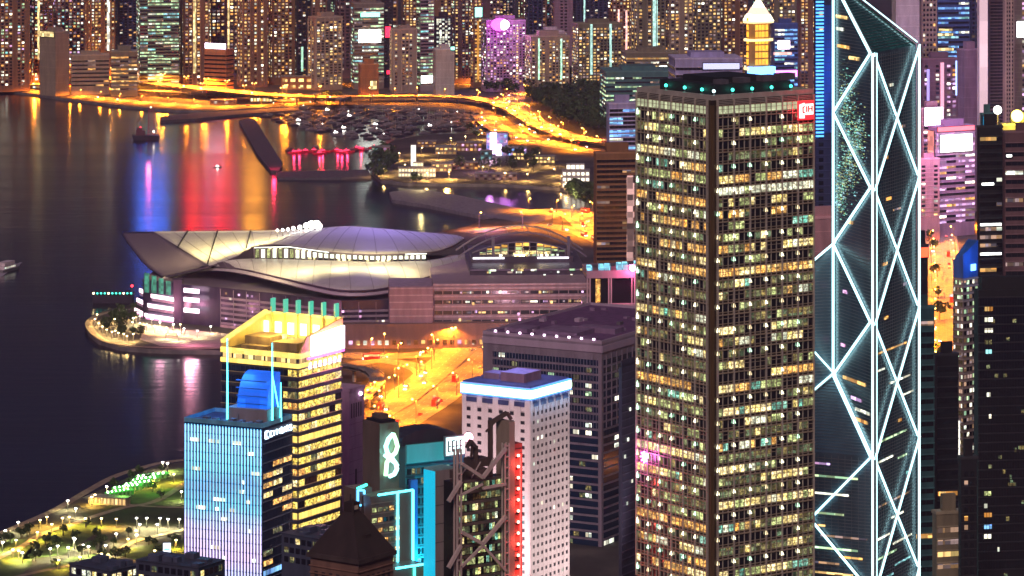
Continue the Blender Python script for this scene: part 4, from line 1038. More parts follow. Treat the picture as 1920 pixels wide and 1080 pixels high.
low_block('low_block', 'brown low block with one bright corner at the lower left park edge', 130, 205, 262, 1072, 1420, 50, (.10,.08,.07), 5, 3, choose([(nY,3),(nW,2),(dark,2)]))
# ================================================================== CONVENTION CENTRE ON ITS ISLAND
def resample(pts, n):
    P = [Vector(p) for p in pts]; c = catmull(P, 3.0); L = [0]
    for a, b in zip(c, c[1:]): L.append(L[-1]+(b-a).length)
    res = []; j = 0
    for k in range(n+1):
        t = L[-1]*k/n
        while j < len(L)-2 and L[j+1] < t: j += 1
        f = (t-L[j])/max(1e-6, L[j+1]-L[j]); res.append(c[j].lerp(c[j+1], min(1, max(0, f))))
    return res
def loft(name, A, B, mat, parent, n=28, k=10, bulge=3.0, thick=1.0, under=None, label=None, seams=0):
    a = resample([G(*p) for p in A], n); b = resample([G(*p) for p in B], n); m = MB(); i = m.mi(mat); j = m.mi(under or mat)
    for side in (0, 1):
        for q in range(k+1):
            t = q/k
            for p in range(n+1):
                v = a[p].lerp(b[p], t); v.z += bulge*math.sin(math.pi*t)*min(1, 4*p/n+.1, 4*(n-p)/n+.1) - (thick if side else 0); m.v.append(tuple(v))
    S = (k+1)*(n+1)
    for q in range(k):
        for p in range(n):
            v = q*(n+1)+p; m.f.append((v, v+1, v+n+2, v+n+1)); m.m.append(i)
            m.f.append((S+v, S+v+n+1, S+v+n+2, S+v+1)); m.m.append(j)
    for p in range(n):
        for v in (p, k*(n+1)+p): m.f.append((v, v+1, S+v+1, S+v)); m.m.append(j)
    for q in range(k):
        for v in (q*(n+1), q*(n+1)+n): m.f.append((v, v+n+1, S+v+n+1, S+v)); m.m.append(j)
    if seams:
        sm_ = wall('seam_grey', (.30,.28,.31), .7, .1)  # seams a little darker than the panels
        for p in range(seams, n, seams):
            s_ = MB(); row = [Vector(m.v[q*(n+1)+p])+Vector((0,0,.12)) for q in range(k+1)]
            for u, v in zip(row, row[1:]): s_.beam(u, v, .42, sm_, None, .2)
            s_.build('panel_seam', parent)
    return m.build(name, parent, None, True, label)
def convention():
    base = G(560, 600, 3.0)
    r = thing('convention_centre', 'convention centre with sweeping winged pale roof shells beside the water', 'convention centre', (0,0,0))
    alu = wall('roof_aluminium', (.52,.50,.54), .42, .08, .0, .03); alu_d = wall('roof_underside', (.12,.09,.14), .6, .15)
    wing = wall('wing_unlit', (.13,.10,.17), .5, .12)  # same roof metal, with the wing's lack of floodlight put into its colour
    Bk = [(560,434,54),(600,428,57),(650,424,58.5),(700,427,58),(780,434,56),(850,440,53),(868,445,50)]
    Bf = [(470,463,53),(520,458,55),(620,472,56),(700,476,56),(800,473,54),(845,462,51.5),(870,447,50)]
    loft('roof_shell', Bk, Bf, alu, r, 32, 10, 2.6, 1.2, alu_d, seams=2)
    loft('roof_shell', [(288,434,48),(400,433,51),(500,432,53.5),(590,429,56)], [(392,498,42),(420,490,45),(445,480,48.5),(530,458,54.5)], alu, r, 24, 12, -1.0, 1.2, alu_d, label='floodlit cream roof shell', seams=3)
    loft('wing_shell', [(288,434,48),(312,449,46.5),(337,467,44.5),(392,498,42)], [(229,434,47),(243,458,42),(272,494,36),(305,518,32)], wing, r, 20, 10, -1.5, 1.4, alu_d, label='dark drooping wing tip')
    Ct = [(398,495,42.5),(430,488,47),(475,485,49),(600,488,50),(700,491,50),(800,488,49),(850,480,48.5),(876,476,48)]
    Cb = [(396,499,41),(450,503,42.5),(520,518,42),(580,532,40),(640,543,38.5),(710,541,38.5),(790,522,40.5),(850,499,43.5),(880,481,46)]
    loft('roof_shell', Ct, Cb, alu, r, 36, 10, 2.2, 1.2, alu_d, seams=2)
    Lt = [(300,524,31),(322,511,33.5),(350,503,36.5),(396,499,40.5),(450,503,42),(520,518,41.5),(580,532,39.5),(640,543,38),(710,541,38),(790,522,40),(850,499,43),(881,481,45.5)]
    Lb = [(299,531,29.5),(322,524,30),(350,513,33.5),(396,507,38),(450,512,39.5),(520,528,38.5),(580,543,36),(640,554,34.5),(710,552,34.5),(790,533,36.5),(850,509,40),(881,488,43.5)]
    loft('roof_lip', Lt, Lb, wall('lip_mauve', (.45,.38,.48), .45, .08), r, 40, 3, .6, .8, alu_d)
    # seams on the floodlit shell
    for (p, q) in (((352,434,49.7),(333,465,44.8)),((408,433,51.4),(389,496,42.5)),((470,433,53.2),(462,466,52))):
        m = MB(); m.beam(G(*p)+Vector((0,0,.7)), G(*q)+Vector((0,0,.7)), .8, ink); m.build('roof_seam', r)
    # clerestory between the shells
    def itp(x, pts):
        for (x0, *v0), (x1, *v1) in zip(pts, pts[1:]):
            if x <= x1: t = (x-x0)/(x1-x0); return [p+(q-p)*t for p, q in zip(v0, v1)]
        return list(pts[-1][1:])
    xs_ = [477+(800-477)*k/30 for k in range(31)]
    bot = [G(x, *itp(x, [(470,486,48.5),(540,487,49),(620,488.5,49.5),(700,491,49.8),(805,489,49)])) for x in xs_]
    top = []
    for x, b0 in zip(xs_, bot):
        y, z = itp(x, [(470,465,52),(540,463,53.5),(620,474,54),(700,478,54.2),(805,476,53)]); top.append(Vector((X(x, b0.y), b0.y+.4, Zy(y, b0.y))))
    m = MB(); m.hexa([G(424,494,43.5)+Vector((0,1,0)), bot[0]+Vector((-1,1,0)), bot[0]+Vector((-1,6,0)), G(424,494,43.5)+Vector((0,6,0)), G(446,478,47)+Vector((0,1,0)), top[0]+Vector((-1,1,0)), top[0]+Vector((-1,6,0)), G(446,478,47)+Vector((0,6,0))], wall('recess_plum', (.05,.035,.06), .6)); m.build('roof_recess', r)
    m = MB()
    for k in range(30): m.poly([bot[k]+Vector((0,.6,0)), bot[k+1]+Vector((0,.6,0)), top[k+1]+Vector((0,1.0,0)), top[k]+Vector((0,1.0,0))], dark)
    m.build('clerestory_wall', r)
    cl = glow('clerestory_light', (.95,1,.72), 1.7, .7, 1.1, 9.0)
    for k in range(30):
        a, b_, c_, d = bot[k], bot[k+1], top[k+1], top[k]; lo, hi = (.3, .8) if k > 8 else (.15, .85)
        P = [a.lerp(b_, .2).lerp(d.lerp(c_, .2), lo), a.lerp(b_, .8).lerp(d.lerp(c_, .8), lo), a.lerp(b_, .8).lerp(d.lerp(c_, .8), hi), a.lerp(b_, .2).lerp(d.lerp(c_, .2), hi)]
        m = MB(); m.hexa([P[0]+Vector((0,-.3,0)), P[1]+Vector((0,-.3,0)), P[1]+Vector((0,.3,0)), P[0]+Vector((0,.3,0)), P[3]+Vector((0,-.3,0)), P[2]+Vector((0,-.3,0)), P[2]+Vector((0,.3,0)), P[3]+Vector((0,.3,0))], cl if k > 7 or k % 2 else nG)
        m.build('clerestory_window', r)
        m = MB(); m.beam(a+Vector((0,-.6,0)), d+Vector((0,-.6,0)), .7, alu_d); m.build('clerestory_post', r)
    m = MB()
    for k in range(30): m.beam(top[k]+Vector((0,-.9,.2)), top[k+1]+Vector((0,-.9,.2)), .6, glow('eave_light', (1,1,.85), 1.3))
    m.build('eave_light', r)
    # floodlights on the back edge of the roof
    for (px, py, s) in ((520,432,.9),(530,431,1.0),(540,430,1.1),(550,428,1.3),(562,426,1.5),(574,423,2.0),(584,421,2.8),(594,421,3.0),(600,424,1.6)):
        g = G(px, py, 58); m = MB(); m.cyl(g.x, g.y, .3, 50, g.z, steel, 5); m.ball((g.x, g.y, g.z), s, L_flood, 8, 5); m.build('floodlight', r)
    for (p, q, e, s) in ((G(500,446,53)+Vector((0,-30,22)), G(400,465,47), 38000, 10), (G(400,460,48)+Vector((5,-45,30)), G(400,455,48), 52000, 18)):
        lamp('AREA', 'flood_beam', p, e, (1,.80,.28), r, s, q)
    for px in (430, 500, 570, 640, 710, 770):
        p = G(px, 505, 46); lamp('AREA', 'flood_beam', p+Vector((0,-16,13)), 6000, (1,.84,.36), r, 10, p)
    lamp('AREA', 'roof_wash', G(720,440,55)+Vector((0,-10,60)), 30000, (.4,.3,1), r, 40, G(720,440,55))
    lamp('AREA', 'lip_wash', G(330,530,31)+Vector((-4,-18,-16)), 2500, (1,.4,.5), r, 6, G(330,515,32))
    # glass body under the shells
    gb = wall('hall_glass_plum', (.06,.045,.09), .25, .3, .2, .04, .9)
    slab('body', GP([(268,597),(322,603),(345,607),(415,613),(560,630),(640,640),(735,638),(800,622),(878,590),(858,556),(600,520),(330,545)], 3), 3, 31, alu_d, gb, 'thing', r); 
    bo = [o for o in r.children if o.name.startswith('body')][-1]; del bo['kind']
    pts = [(268,597),(322,603),(345,607),(415,613),(560,630),(640,640),(735,638),(800,622)]
    def wallrun(i0, i1, z0, z1, off, mat, name, hh=None, label=None, kind=None):
        for i in range(i0, i1):
            a, b_ = G(*pts[i], 3), G(*pts[i+1], 3); d = (b_-a).normalized(); nn = Vector((d.y, -d.x, 0))
            m = MB(); m.hexa([(a+nn*.02).xy.to_3d()+Vector((0,0,z0)), (b_+nn*.02).xy.to_3d()+Vector((0,0,z0)), (b_+nn*off).xy.to_3d()+Vector((0,0,z0)), (a+nn*off).xy.to_3d()+Vector((0,0,z0)),
                              (a+nn*.02).xy.to_3d()+Vector((0,0,z1)), (b_+nn*.02).xy.to_3d()+Vector((0,0,z1)), (b_+nn*off).xy.to_3d()+Vector((0,0,z1)), (a+nn*off).xy.to_3d()+Vector((0,0,z1))], mat); m.build(name, r, kind)
    mauve = wall('hall_mauve', (.33,.25,.33), .6, .12)
    for k in range(6): wallrun(3, 6, 5+k*3.6, 6.6+k*3.6, .6, mauve, 'spandrel')
    wallrun(3, 5, 3, 4.6, 1.2, wall('hall_pink', (.5,.35,.4), .6), 'plinth')
    # windows: sparse pink and white ones in the front
    for i in range(3, 7):
        a, b_ = G(*pts[i], 3), G(*pts[i+1], 3); d = (b_-a).normalized(); nn = Vector((d.y, -d.x, 0)); L = (b_-a).length; nwin = int(L/4)
        for rr in range(7):
            for c_ in range(nwin):
                q = random.random()
                if q > (.12 if i < 5 else .22): continue
                p = a+d*(4*c_+1.0)+nn*.7; me = pane_mesh(1.8, 1.5, .1, random.choice((wP, wP, wW, wD, wD)), 'lit_window')
                o = put('lit_window', me, r, (p.x, p.y, 4.9+rr*3.6)); o.rotation_euler = (0,0,math.atan2(d.y,d.x))
        for c_ in range(0, nwin, 3):
            p = a+d*4*c_+nn*.8; m = MB(); m.box(-.18,.18,-.3,.3,3,30,mauve); o = m.build('mullion', r); o.location = (p.x,p.y,0)
    # green corner glass
    for c_ in range(4):
        a, b_ = G(*pts[0],3), G(*pts[1],3); p = a.lerp(b_, c_/4+.05); q = a.lerp(b_, c_/4+.22)
        m = MB(); m.hexa([(p.x,p.y-.6,22),(q.x,q.y-.6,22),(q.x,q.y-.1,22),(p.x,p.y-.1,22),(p.x,p.y-.6,36-c_*1.4),(q.x,q.y-.6,36-c_*1.4),(q.x,q.y-.1,36-c_*1.4),(p.x,p.y-.1,36-c_*1.4)], glow('corner_green', (.15,.75,.5), .22, .5, 1.6, 2.0)); m.build('corner_pane', r)
    # glowing tiers of the two stair blocks
    tier = glow('tier_pinkwhite', (1,.70,.80), 2.1, sample=True); tier2 = glow('tier_pink', (1,.35,.6), .8)
    pk = wall('tier_wall', (.4,.28,.36), .6)
    for k, (py, ex) in enumerate(((552,0),(570,5),(589,9))):
        q = [(262-ex, 2712), (285-ex, 2682), (326, 2664)]; zz = Zy(py+3, 2682)
        m = MB(); m2 = MB()
        for (a, b_) in zip(q, q[1:]):
            A, B_ = Vector((X(*a), a[1], zz)), Vector((X(*b_), b_[1], zz)); m.beam(A, B_, .9, tier, None, 2.6); m2.beam(A+Vector((0,.9,-2.6)), B_+Vector((0,.9,-2.6)), .6, tier2 if k == 2 else pk, None, 1.8)
        m.build('light_tier', r); m2.build('tier_rail', r)
    for py in (544, 561, 581):
        zz = Zy(py, 2655); m = MB(); m.beam((X(345,2655),2655,zz), (X(373,2648),2648,zz), .9, tier, None, 3.1); m.build('light_tier', r)
    m = MB(); m.box(X(327,2672), X(343,2672), 2664, 2676, 3, 34, wall('fin_dark_plum', (.05,.03,.07), .5)); m.build('stair_tower', r)
    lamp('POINT', 'tier_glow', (X(300,2640), 2640, 12), 5200, (1,.4,.6), r, 3)
    lamp('POINT', 'tier_glow', (X(365,2620), 2620, 14), 5200, (1,.4,.6), r, 3)
    lamp('SPOT', 'facade_wash', (X(500,2480), 2480, 8), 26000, (1,.45,.7), r, 3, (X(500,2600), 2600, 22), 120)
    # purple side canopy
    m = MB(); m.hexa([G(640,578,24),G(790,556,24),G(790,548,24),G(640,556,24),G(640,576,26),G(790,553,26),G(790,541,26),G(640,548,26)], wall('canopy_violet', (.22,.2,.42), .5)); m.build('side_canopy', r)
L_flood = glow('floodlight_white', (1,1,.85), 12, sample=True)
convention()

def expo_hall():
    b = Bld('exhibition_hall', 'long mauve banded exhibition hall under a great glazed steel arch', 'exhibition hall', 803, 812, 1102, 2560, 3, d=150)
    wm = wall('hall_rose', (.36,.26,.30), .6, .12); gm = wall('hall_dark_glass', (.03,.035,.045), .2, .3, spec=.9)
    top = b.z(532)
    b.body(top, wm)
    W = b.w
    for (ya, yb) in ((546,552),(563,570),(583,590),(600,606)): pieces(b, 'R', 'window_band', [(1, W-1, b.z(yb), b.z(ya), .02, .2)], gm)
    for y in (534, 541, 556, 575, 594): pieces(b, 'R', 'stone_band', [(0, W, b.z(y)-.5, b.z(y)+.5, .02, .8)], wall('hall_rose_pale', (.55,.43,.48), .5))
    for k in range(1, 16): pieces(b, 'R', 'pilaster', [(W*k/16-.3, W*k/16+.3, 3, top, .02, .45)], wm)
    for (px, py) in ((912,548),(936,548),(1010,549),(960,566),(1032,568),(1066,566),(885,570),(948,602),(1002,600),(890,585),(970,590),(972,600),(970,608),(1050,586),(860,600),(1090,568)):
        pieces(b, 'R', 'lit_window', [((px-812)*W/290, (px-812)*W/290+1.6, b.z(py)-.8, b.z(py)+.9, .3, .9)], random.choice((wW,wY,wP)))
    for k in range(46):
        u = random.uniform(2, W-4); y = random.choice((549,549,566.5,566.5,586.5,603)); pieces(b, 'R', 'lit_window', [(u, u+random.choice((1.5,3,5)), b.z(y)-.6, b.z(y)+.7, .22, .4)], random.choice((wD,wD,wY,wP,wW)))
    # stepped upper storeys
    t2 = Zy(505, 2610); up = wall('upper_plum', (.10,.08,.12), .4, .2)
    m = MB(); m.box(27, W+2, 40, 148, 3, t2, up); m.build('upper_storey', b.root)
    for k, y in enumerate((507, 518, 527)):
        m = MB(); m.box(27, W+2, 39.2, 39.98, Zy(y,2600)-.5, Zy(y,2600)+.5, wall('upper_band', (.3,.24,.36), .5)); m.build('stone_band', b.root)
    for k in range(26):
        x = random.uniform(28, W); y = random.choice((509,513,519,521,524)); me = pane_mesh(random.choice((1.4,1.4,4)), 1.3, .1, random.choice((wY,wW,wG,wD)), 'lit_window'); put('lit_window', me, b.root, (x, 39.1, Zy(y,2600)))
    t3 = Zy(480, 2650)
    m = MB(); m.box(W*.28, W*.96, 84, 148, t2, t3, up); m.build('upper_storey', b.root)
    m = MB(); m.box(W*.29, W*.50, 83.2, 83.9, t3-1.6, t3-.4, glow('gallery_light', (.95,.9,1), 1.4)); m.box(W*.72, W*.93, 83.2, 83.9, t3-1.6, t3-.4, MATS['gallery_light']); m.build('gallery_light', b.root)
    # stepped box, left of the hall
    m = MB(); m.box(-30, -.2, -6, 38, 3, Zy(535,2560), wall('hall_rose_deep', (.33,.22,.28), .6)); m.build('side_block', b.root)
    for k in range(5): m = MB(); m.box(-30, -.2, -6.4, -6.02, Zy(538+k*13,2560)-.4, Zy(538+k*13,2560)+.4, MATS['hall_rose_pale']); m.build('stone_band', b.root)
    # podium at street level
    m = MB(); m.box(-64, W+2, -10, -.3, 3, Zy(606,2552), wall('podium_umber', (.20,.13,.12), .6, .2)); m.build('podium', b.root)
    for k in range(34):
        x = -63+k*(W+62)/34; me = pane_mesh(2.6, 3.0, .1, random.choice((wO,wY,dark,wD,dark,wP,wW,dark)), 'shop_window'); put('shop_window', me, b.root, (x+1.5, -10.1, 5.5))
    # the arch: ribs, purlins, posts
    stl = wall('arch_steel', (.24,.21,.30), .45, .15, .3)
    xa, xb = (868-812)*W/290, (1118-812)*W/290; cx_ = (xa+xb)/2
    def arc(y, rise, z0): return [Vector((xa+(xb-xa)*k/18, y, z0+rise*(1-((k-9)/9)**2))) for k in range(19)]
    A = [arc(92+i*13, 17.5, 51.5) for i in (0, 3)]
    for a_ in A:
        m = MB()
        for p, q in zip(a_, a_[1:]): m.beam(p, q, .9, stl, None, 1.1)
        m.build('arch_rib', b.root)
    for k in range(1, 18, 3):
        m = MB(); m.beam(A[0][k], A[1][k], .4, stl); m.build('purlin', b.root)
    inner = arc(90, 12.5, 50.0); m = MB()
    for p, q in zip(inner[2:-2], inner[3:-2]): m.beam(p, q, .8, stl)
    m.build('arch_rib', b.root)
    for k in range(3, 16):
        p = inner[k]; m = MB(); m.beam((p.x, 90, t3), (p.x, 90, p.z), .6, stl); m.build('arch_post', b.root)
        for j in range(3):
            z = t3+.8+j*(p.z-t3-1)/3; hh = (p.z-t3-1)/3-.6
            if hh < .4: continue
            mt = (glow('arch_amber', (1,.5,.08), 1.1, .3, 1.4, 3), glow('arch_green', (.6,.8,.35), .6, .3, 1.4, 3), nY)[2-j if j < 3 else 0] if random.random() < .8 else dark
            if k < 15: me = pane_mesh(inner[k+1].x-p.x-.9, hh, .2, mt, 'arch_pane'); put('arch_pane', me, b.root, ((p.x+inner[k+1].x)/2, 91, z))
    m = MB(); m.box(xa+24, xa+26, 88, 94, t3-2, 66, stl); m.box(xb-14, xb-12, 88, 94, t3-2, 66, stl); m.build('arch_pylon', b.root)
    for k in range(20):
        x = xa+26+random.random()*(xb-xa-44); me = pane_mesh(1.5, 1.0, 1, random.choice((L_warm,wW,wG)), 'gallery_lamp'); put('gallery_lamp', me, b.root, (x, 86+random.random()*2, t3+.1))
    lamp('POINT', 'arch_glow', (cx_, 110, 56), 16000, (1,.6,.2), b.root, 4)
    lamp('SPOT', 'facade_wash', (W/2, -70, 30), 30000, (1,.5,.62), b.root, 5, (W/2, 0, 26), 130)
expo_hall()
def pavilion():
    b = Bld('drum_pavilion', 'squat mauve building with a cyan lit ring of roof panels and a pink red beacon', 'building', 1096, 1100, 1200, 2420, 4, d=34)
    top = b.z(507); wm = wall('pavilion_mauve', (.38,.30,.38), .6, .12)
    b.body(b.z(575), wm); W = b.w
    m = MB(); m.box(-1, W, -1, 34, b.z(575), b.z(570), wall('pavilion_pale', (.5,.42,.48), .5)); m.build('terrace', b.root)
    m = MB(); m.box(2, W-2, 2, 30, b.z(570), b.z(522), dark); m.build('glass_core', b.root)
    m = MB(); m.box(0, W, 0, 33, b.z(522), top, wm); m.build('drum', b.root)
    for u in (0,1.8,14,15.6,29,30.8): m = MB(); m.box(u, u+.9, .2, 1.1, b.z(570), b.z(522), MATS['pavilion_pale']); m.build('column', b.root)
    m = MB(); m.box(6, 9, 1.6, 2, b.z(568), b.z(524), nO); m.build('lit_window', b.root)
    cb = glow('panel_skyblue', (.25,.75,1), .9, .4, 1.4, 3)
    for k in range(9):
        m = MB(); x = W*k/9; m.hexa([(x+.3,-.4,top),(x+W/9-.3,-.4,top),(x+W/9-.3,5,top+1),(x+.3,5,top+1),(x+.3,-.4,top+1.2+k*.35),(x+W/9-.3,-.4,top+1.4+k*.38),(x+W/9-.3,5,top+3+k*.3),(x+.3,5,top+3+k*.3)], cb if k % 3 != 1 else steel); m.build('roof_panel', b.root)
    m = MB(); m.ball((W*.86, -1.5, b.z(503)), 2.1, L_beacon, 10, 6); m.build('beacon', b.root)
    lamp('POINT', 'beacon_glow', (W*.86, -7, b.z(503)), 14000, (1,.12,.3), b.root, 2)
pavilion()
# ================================================================== THE FAR CITY
WM = dict(brown=(.27,.14,.08), umber=(.22,.11,.05), beige=(.34,.27,.20), plum=(.14,.08,.09), navy=(.03,.04,.11), olive=(.20,.18,.12), grey=(.23,.19,.17), orange=(.40,.17,.06), teal=(.06,.17,.18),
          pale=(.5,.47,.45), mauve=(.34,.22,.32), black=(.012,.012,.018), rose=(.45,.25,.28), blue=(.05,.09,.28), green=(.15,.19,.14), lilac=(.36,.34,.62))
# how windows of a block are lit: (material, weight); None leaves bare wall
PAL = dict(warm=[(wX,.5),(wW,3),(wO,3),(wY,3),(wD,5),(dark,8)], gold=[(wX,.6),(wO,5),(wY,4),(wW,2),(wD,5),(dark,5)], cool=[(wG,3),(wT,2),(wW,2),(wD,2),(dark,8)], pink=[(wX,.8),(wP,4),(wW,2),(wO,1),(wD,3),(dark,7)],
           mix=[(wX,.6),(wW,3),(wO,2),(wG,2),(wP,1),(wT,1),(wD,4),(dark,8)], brn=[(wD,1),(dark,14),(wO,.1)], few=[(wW,1),(wO,1),(wD,2),(dark,20)], blue=[(wB,4),(wT,1),(wW,1),(dark,8)], none=[(dark,1)])
def far_tower(name, label, cat, x0, xn, x1, yt, D, a, rgb, pal, style='flat', group=None, zmin=None, fl=3.8, col=4.8, crown=None, stair=None, sign=None, budget=0, d=None):
    b = Bld(name, label, cat, x0, xn, x1, D, a, group, d=d)
    top = b.z(yt); wm = wall('wall_'+rgb, WM[rgb], .7, .22); b.body(top, wm); W, Dp = b.w, b.d
    rv = random.Random(hsh(label)); fl *= rv.uniform(.86, 1.2); col *= rv.uniform(.8, 1.3)
    zlo = max(zmin if zmin is not None else 6, Zy(1105, D))
    pick0 = choose(PAL[pal]); tr = wall('trim_'+rgb, tuple(min(.8, c*1.5+.02) for c in WM[rgb]), .6, .15)
    m = MB(); m.box(-.3, W+.3, -.3, Dp+.3, top, top+1.2, tr); m.build('parapet', b.root)
    m = MB(); m.box(W*.25, W*.75, Dp*.2, Dp*.7, top+1.2, top+5+3*random.random(), wm); m.build('roof_plant', b.root)
    for f in ('L','R'):
        Lf = b.length(f)
        if Lf < 4 or Lf*(abs(math.sin(b.a)) if f == 'L' else math.cos(b.a)) < 3.0: continue
        nr = int((top-2-zlo)/fl)
        if style in ('flat', 'bay'):
            nc = max(2, int(Lf/col)); cols = spans(.8, Lf-.8, nc, .58); rows = [(top-3-r*fl, top-3-r*fl+fl*.52) for r in range(1, nr)]
            ck = {c: rv.random() for c in range(nc)}
            def pcol(c, r):
                if ck[c] < .14: return None
                if ck[c] > .93 and pal not in ('few', 'none', 'brn'): return pick0() if r % 3 == 0 else wY
                return dark if hsh(label, f, c//3, r//4) % 9 == 0 else pick0()
            windows(b, f, cols, rows, pcol, .03, .12, budget, 'window')
            if style == 'bay':
                for k in range(0, nc+1, 2):
                    u = .8+(Lf-1.6)*k/nc; pieces(b, f, 'pilaster', [(u-.45, u+.45, zlo, top-1, .02, 1.0)], tr)
            else:
                st = MB()
                for r in range(1, nr, 1): b.fbox(st, f, .2, Lf-.2, top-3-r*fl-.75, top-3-r*fl-.45, .02, .35, tr)
                st.build('balcony_ledge', b.root, 'stuff')
        elif style == 'band':
            rows = [(top-2.5-r*(fl+.6), top-2.5-r*(fl+.6)+1.9) for r in range(1, int((top-2-zlo)/(fl+.6)))]
            state = {}
            def pk(c, r):
                key = (r, c//3)
                if key not in state:
                    rowk = random.random() if (r, 'row') not in state else state[(r, 'row')]; state[(r, 'row')] = rowk
                    state[key] = pick0() if rowk < .75 else (pick0() if random.random() < .3 else ([m_ for m_, w_ in PAL[pal] if m_ not in (dark, wD, wX)]+[dark])[0] if pal not in ('few', 'brn') else dark)
                return state[key]
            windows(b, f, spans(.4, Lf-.4, max(3, int(Lf/3.2)), .96), rows, pk, .03, .12, budget, 'window')
            pieces(b, f, 'floor_band', [(0, Lf, z1+.25, z1+.75, .02, .5) for z0, z1 in rows], tr)
        elif style == 'plain':
            pieces(b, f, 'cladding_joint', [(0, Lf, top-6-k*9, top-5.7-k*9, .01, .08) for k in range(int((top-zlo)/9))], tr)
    for s in (stair or ()):          # lit stair shafts: (face, fraction, width, material, y top, y bottom)
        f, u, wd, mt, ya, yb = s; L = b.length(f)*u; pieces(b, f, 'lit_shaft', [(L-wd/2, L+wd/2, max(4, b.z(yb)), min(top, b.z(ya)), .12, .9)], mt)
    for s in (sign or ()):           # signs: (face, x pixel span, y pixel span, material, depth)
        f, xa, xb, ya, yb, mt, dp = s
        c_, n_ = math.cos(b.a), math.sin(b.a); nx = X(xn, D)
        if f == 'R': ua, ub = [(((p-960)/F)*D-nx)/(c_-(p-960)/F*n_) for p in (xa, xb)]
        else: ub, ua = [(nx-((p-960)/F)*D)/(n_+(p-960)/F*c_) for p in (xa, xb)]
        m = MB(); b.fbox(m, f, ua, ub, b.z(yb), b.z(ya), 1.0, 1.0+dp, mt); m.build('sign_face', b.root)
        m = MB(); b.fbox(m, f, ua-.5, ub+.5, b.z(yb)-.5, b.z(ya)+.5, .02, .98, ink); m.build('sign_frame', b.root)
    if crown == 'mast': m = MB(); m.cyl(W/2, Dp/2, .5, top+1, top+18, steel, 6, .15); m.build('mast', b.root)
    return b
T = far_tower
s_pw = glow('sign_pinkwhite_far', (1,.75,.95), 4, sample=True); s_w = glow('sign_white_far', (1,1,.92), 3.5, sample=True); s_g = glow('shaft_green', (.55,1,.7), .9, .6, 1.4, 3.0); s_gold = glow('shaft_gold', (1,.72,.3), 1.1, .3, 1.5, 3.4)
s_c = glow('shaft_cyan', (.55,.95,.85), .8, .6, 1.3, 3.0); s_r = glow('sign_red_far', (1,.02,.06), 2.2, sample=True); s_rr = glow('sign_red_great', (1,.004,.025), 8, sample=True); s_rm = glow('sign_rose_great', (1,.05,.25), 6, sample=True); s_bb = glow('sign_blue_great', (.03,.14,1), 12, sample=True); s_oo = glow('sign_orange_great', (1,.35,.03), 9, sample=True); s_b = glow('sign_blue_far', (.12,.35,1), 3, sample=True); s_m = glow('sign_magenta_far', (1,.15,.85), 3.5, sample=True)
s_o = glow('wall_amber', (1,.42,.06), .55, .7, 1.2, 6.0); s_t = glow('sign_teal_far', (.3,1,.8), 1.8, sample=True)
# nearest row along the expressway; the pairs of numbers are photo columns of left edge, corner, right edge
T('apartment_tower','pale window crowded apartment tower at the far end of the expressway','tower',-30,-8,56,-60,4560,22,'brown','mix','bay')
T('apartment_tower','thin edged apartment tower with one gold lit stair shaft','tower',57,63,100,-70,4640,18,'umber','mix','flat',stair=[('R',.25,2.6,s_gold,-20,112)])
T('low_building','beige corner building with a yellow lit top storey','building',74,104,130,62,4500,48,'beige','none','plain',sign=[('L',75,102,60,70,s_gold,.5)])
T('apartment_tower','dark apartment tower with scattered white windows behind the beige corner building','tower',98,106,166,-80,4760,20,'plum','mix','flat')
T('apartment_tower','dark apartment tower with a bright white stair shaft','tower',160,170,216,-60,4680,20,'umber','warm','bay',stair=[('R',.72,3.4,glow('shaft_white',(1,.92,.75),1.3,.2,1.5,3.4),-30,96)])
T('low_building','long low beige building behind the expressway','building',130,134,205,105,4520,8,'beige','few','band',d=30)
T('apartment_tower','unlit navy tower left of the green banded office','tower',214,222,258,-50,4740,20,'navy','few','flat')
T('low_building','low arcade building with a row of amber windows','building',205,208,258,98,4500,6,'olive','gold','band',d=26)
T('office_building','green lit banded office building','office building',256,262,336,-72,4560,10,'green','cool','band',fl=3.6,sign=[('R',258,312,-66,-40,s_bb,1)])
T('apartment_tower','reddish brown apartment tower with a golden stair shaft next to the green banded office','tower',334,345,392,-115,4600,25,'brown','gold','bay',stair=[('R',.42,3.6,s_gold,-30,138)],sign=[('R',350,366,-96,-36,s_rr,1),('R',371,378,-108,-60,s_rr,1),('R',383,391,-70,-30,s_rm,1)])
T('orange_building','short orange lit building with a pink white roof sign','building',383,424,438,95,4480,62,'orange','none','band',sign=[('L',386,424,82,92,s_pw,1.0)])
T('apartment_tower','plum apartment tower above the short orange building','tower',388,396,448,-116,4720,20,'plum','gold','flat',stair=[('R',.62,2.2,s_gold,-30,96),('R',.95,2,wW,-20,120)],sign=[('R',400,420,-104,-46,s_rr,1),('R',426,432,-84,-28,s_rr,1),('R',437,446,-110,-66,s_rm,1)])
T('apartment_tower','orange brown apartment tower with speckled windows','tower',444,456,502,-90,4620,24,'brown','gold','bay',sign=[('R',458,492,-86,-40,s_oo,1)])
T('apartment_tower','tall orange brown apartment tower beside a narrow dark gap','tower',504,512,556,-60,4660,18,'umber','gold','bay')
T('dark_tower','narrow black tower with a green lit upright sign','tower',553,557,584,-40,4640,14,'black','few','flat',stair=[('R',.35,2.6,s_g,88,134)])
T('apartment_tower','brown apartment tower with a flat top below the frame edge','tower',578,592,642,34,4580,26,'beige','gold','bay')
T('dark_tower','dark plum tower between brown and grey towers','tower',630,636,668,-60,4760,14,'plum','few','flat')
T('grey_tower','grey tower carrying a glowing green white billboard','tower',658,664,720,8,4600,10,'grey','cool','band',sign=[('R',672,714,56,80,s_w,1.0),('R',676,712,24,32,s_t,.5)])
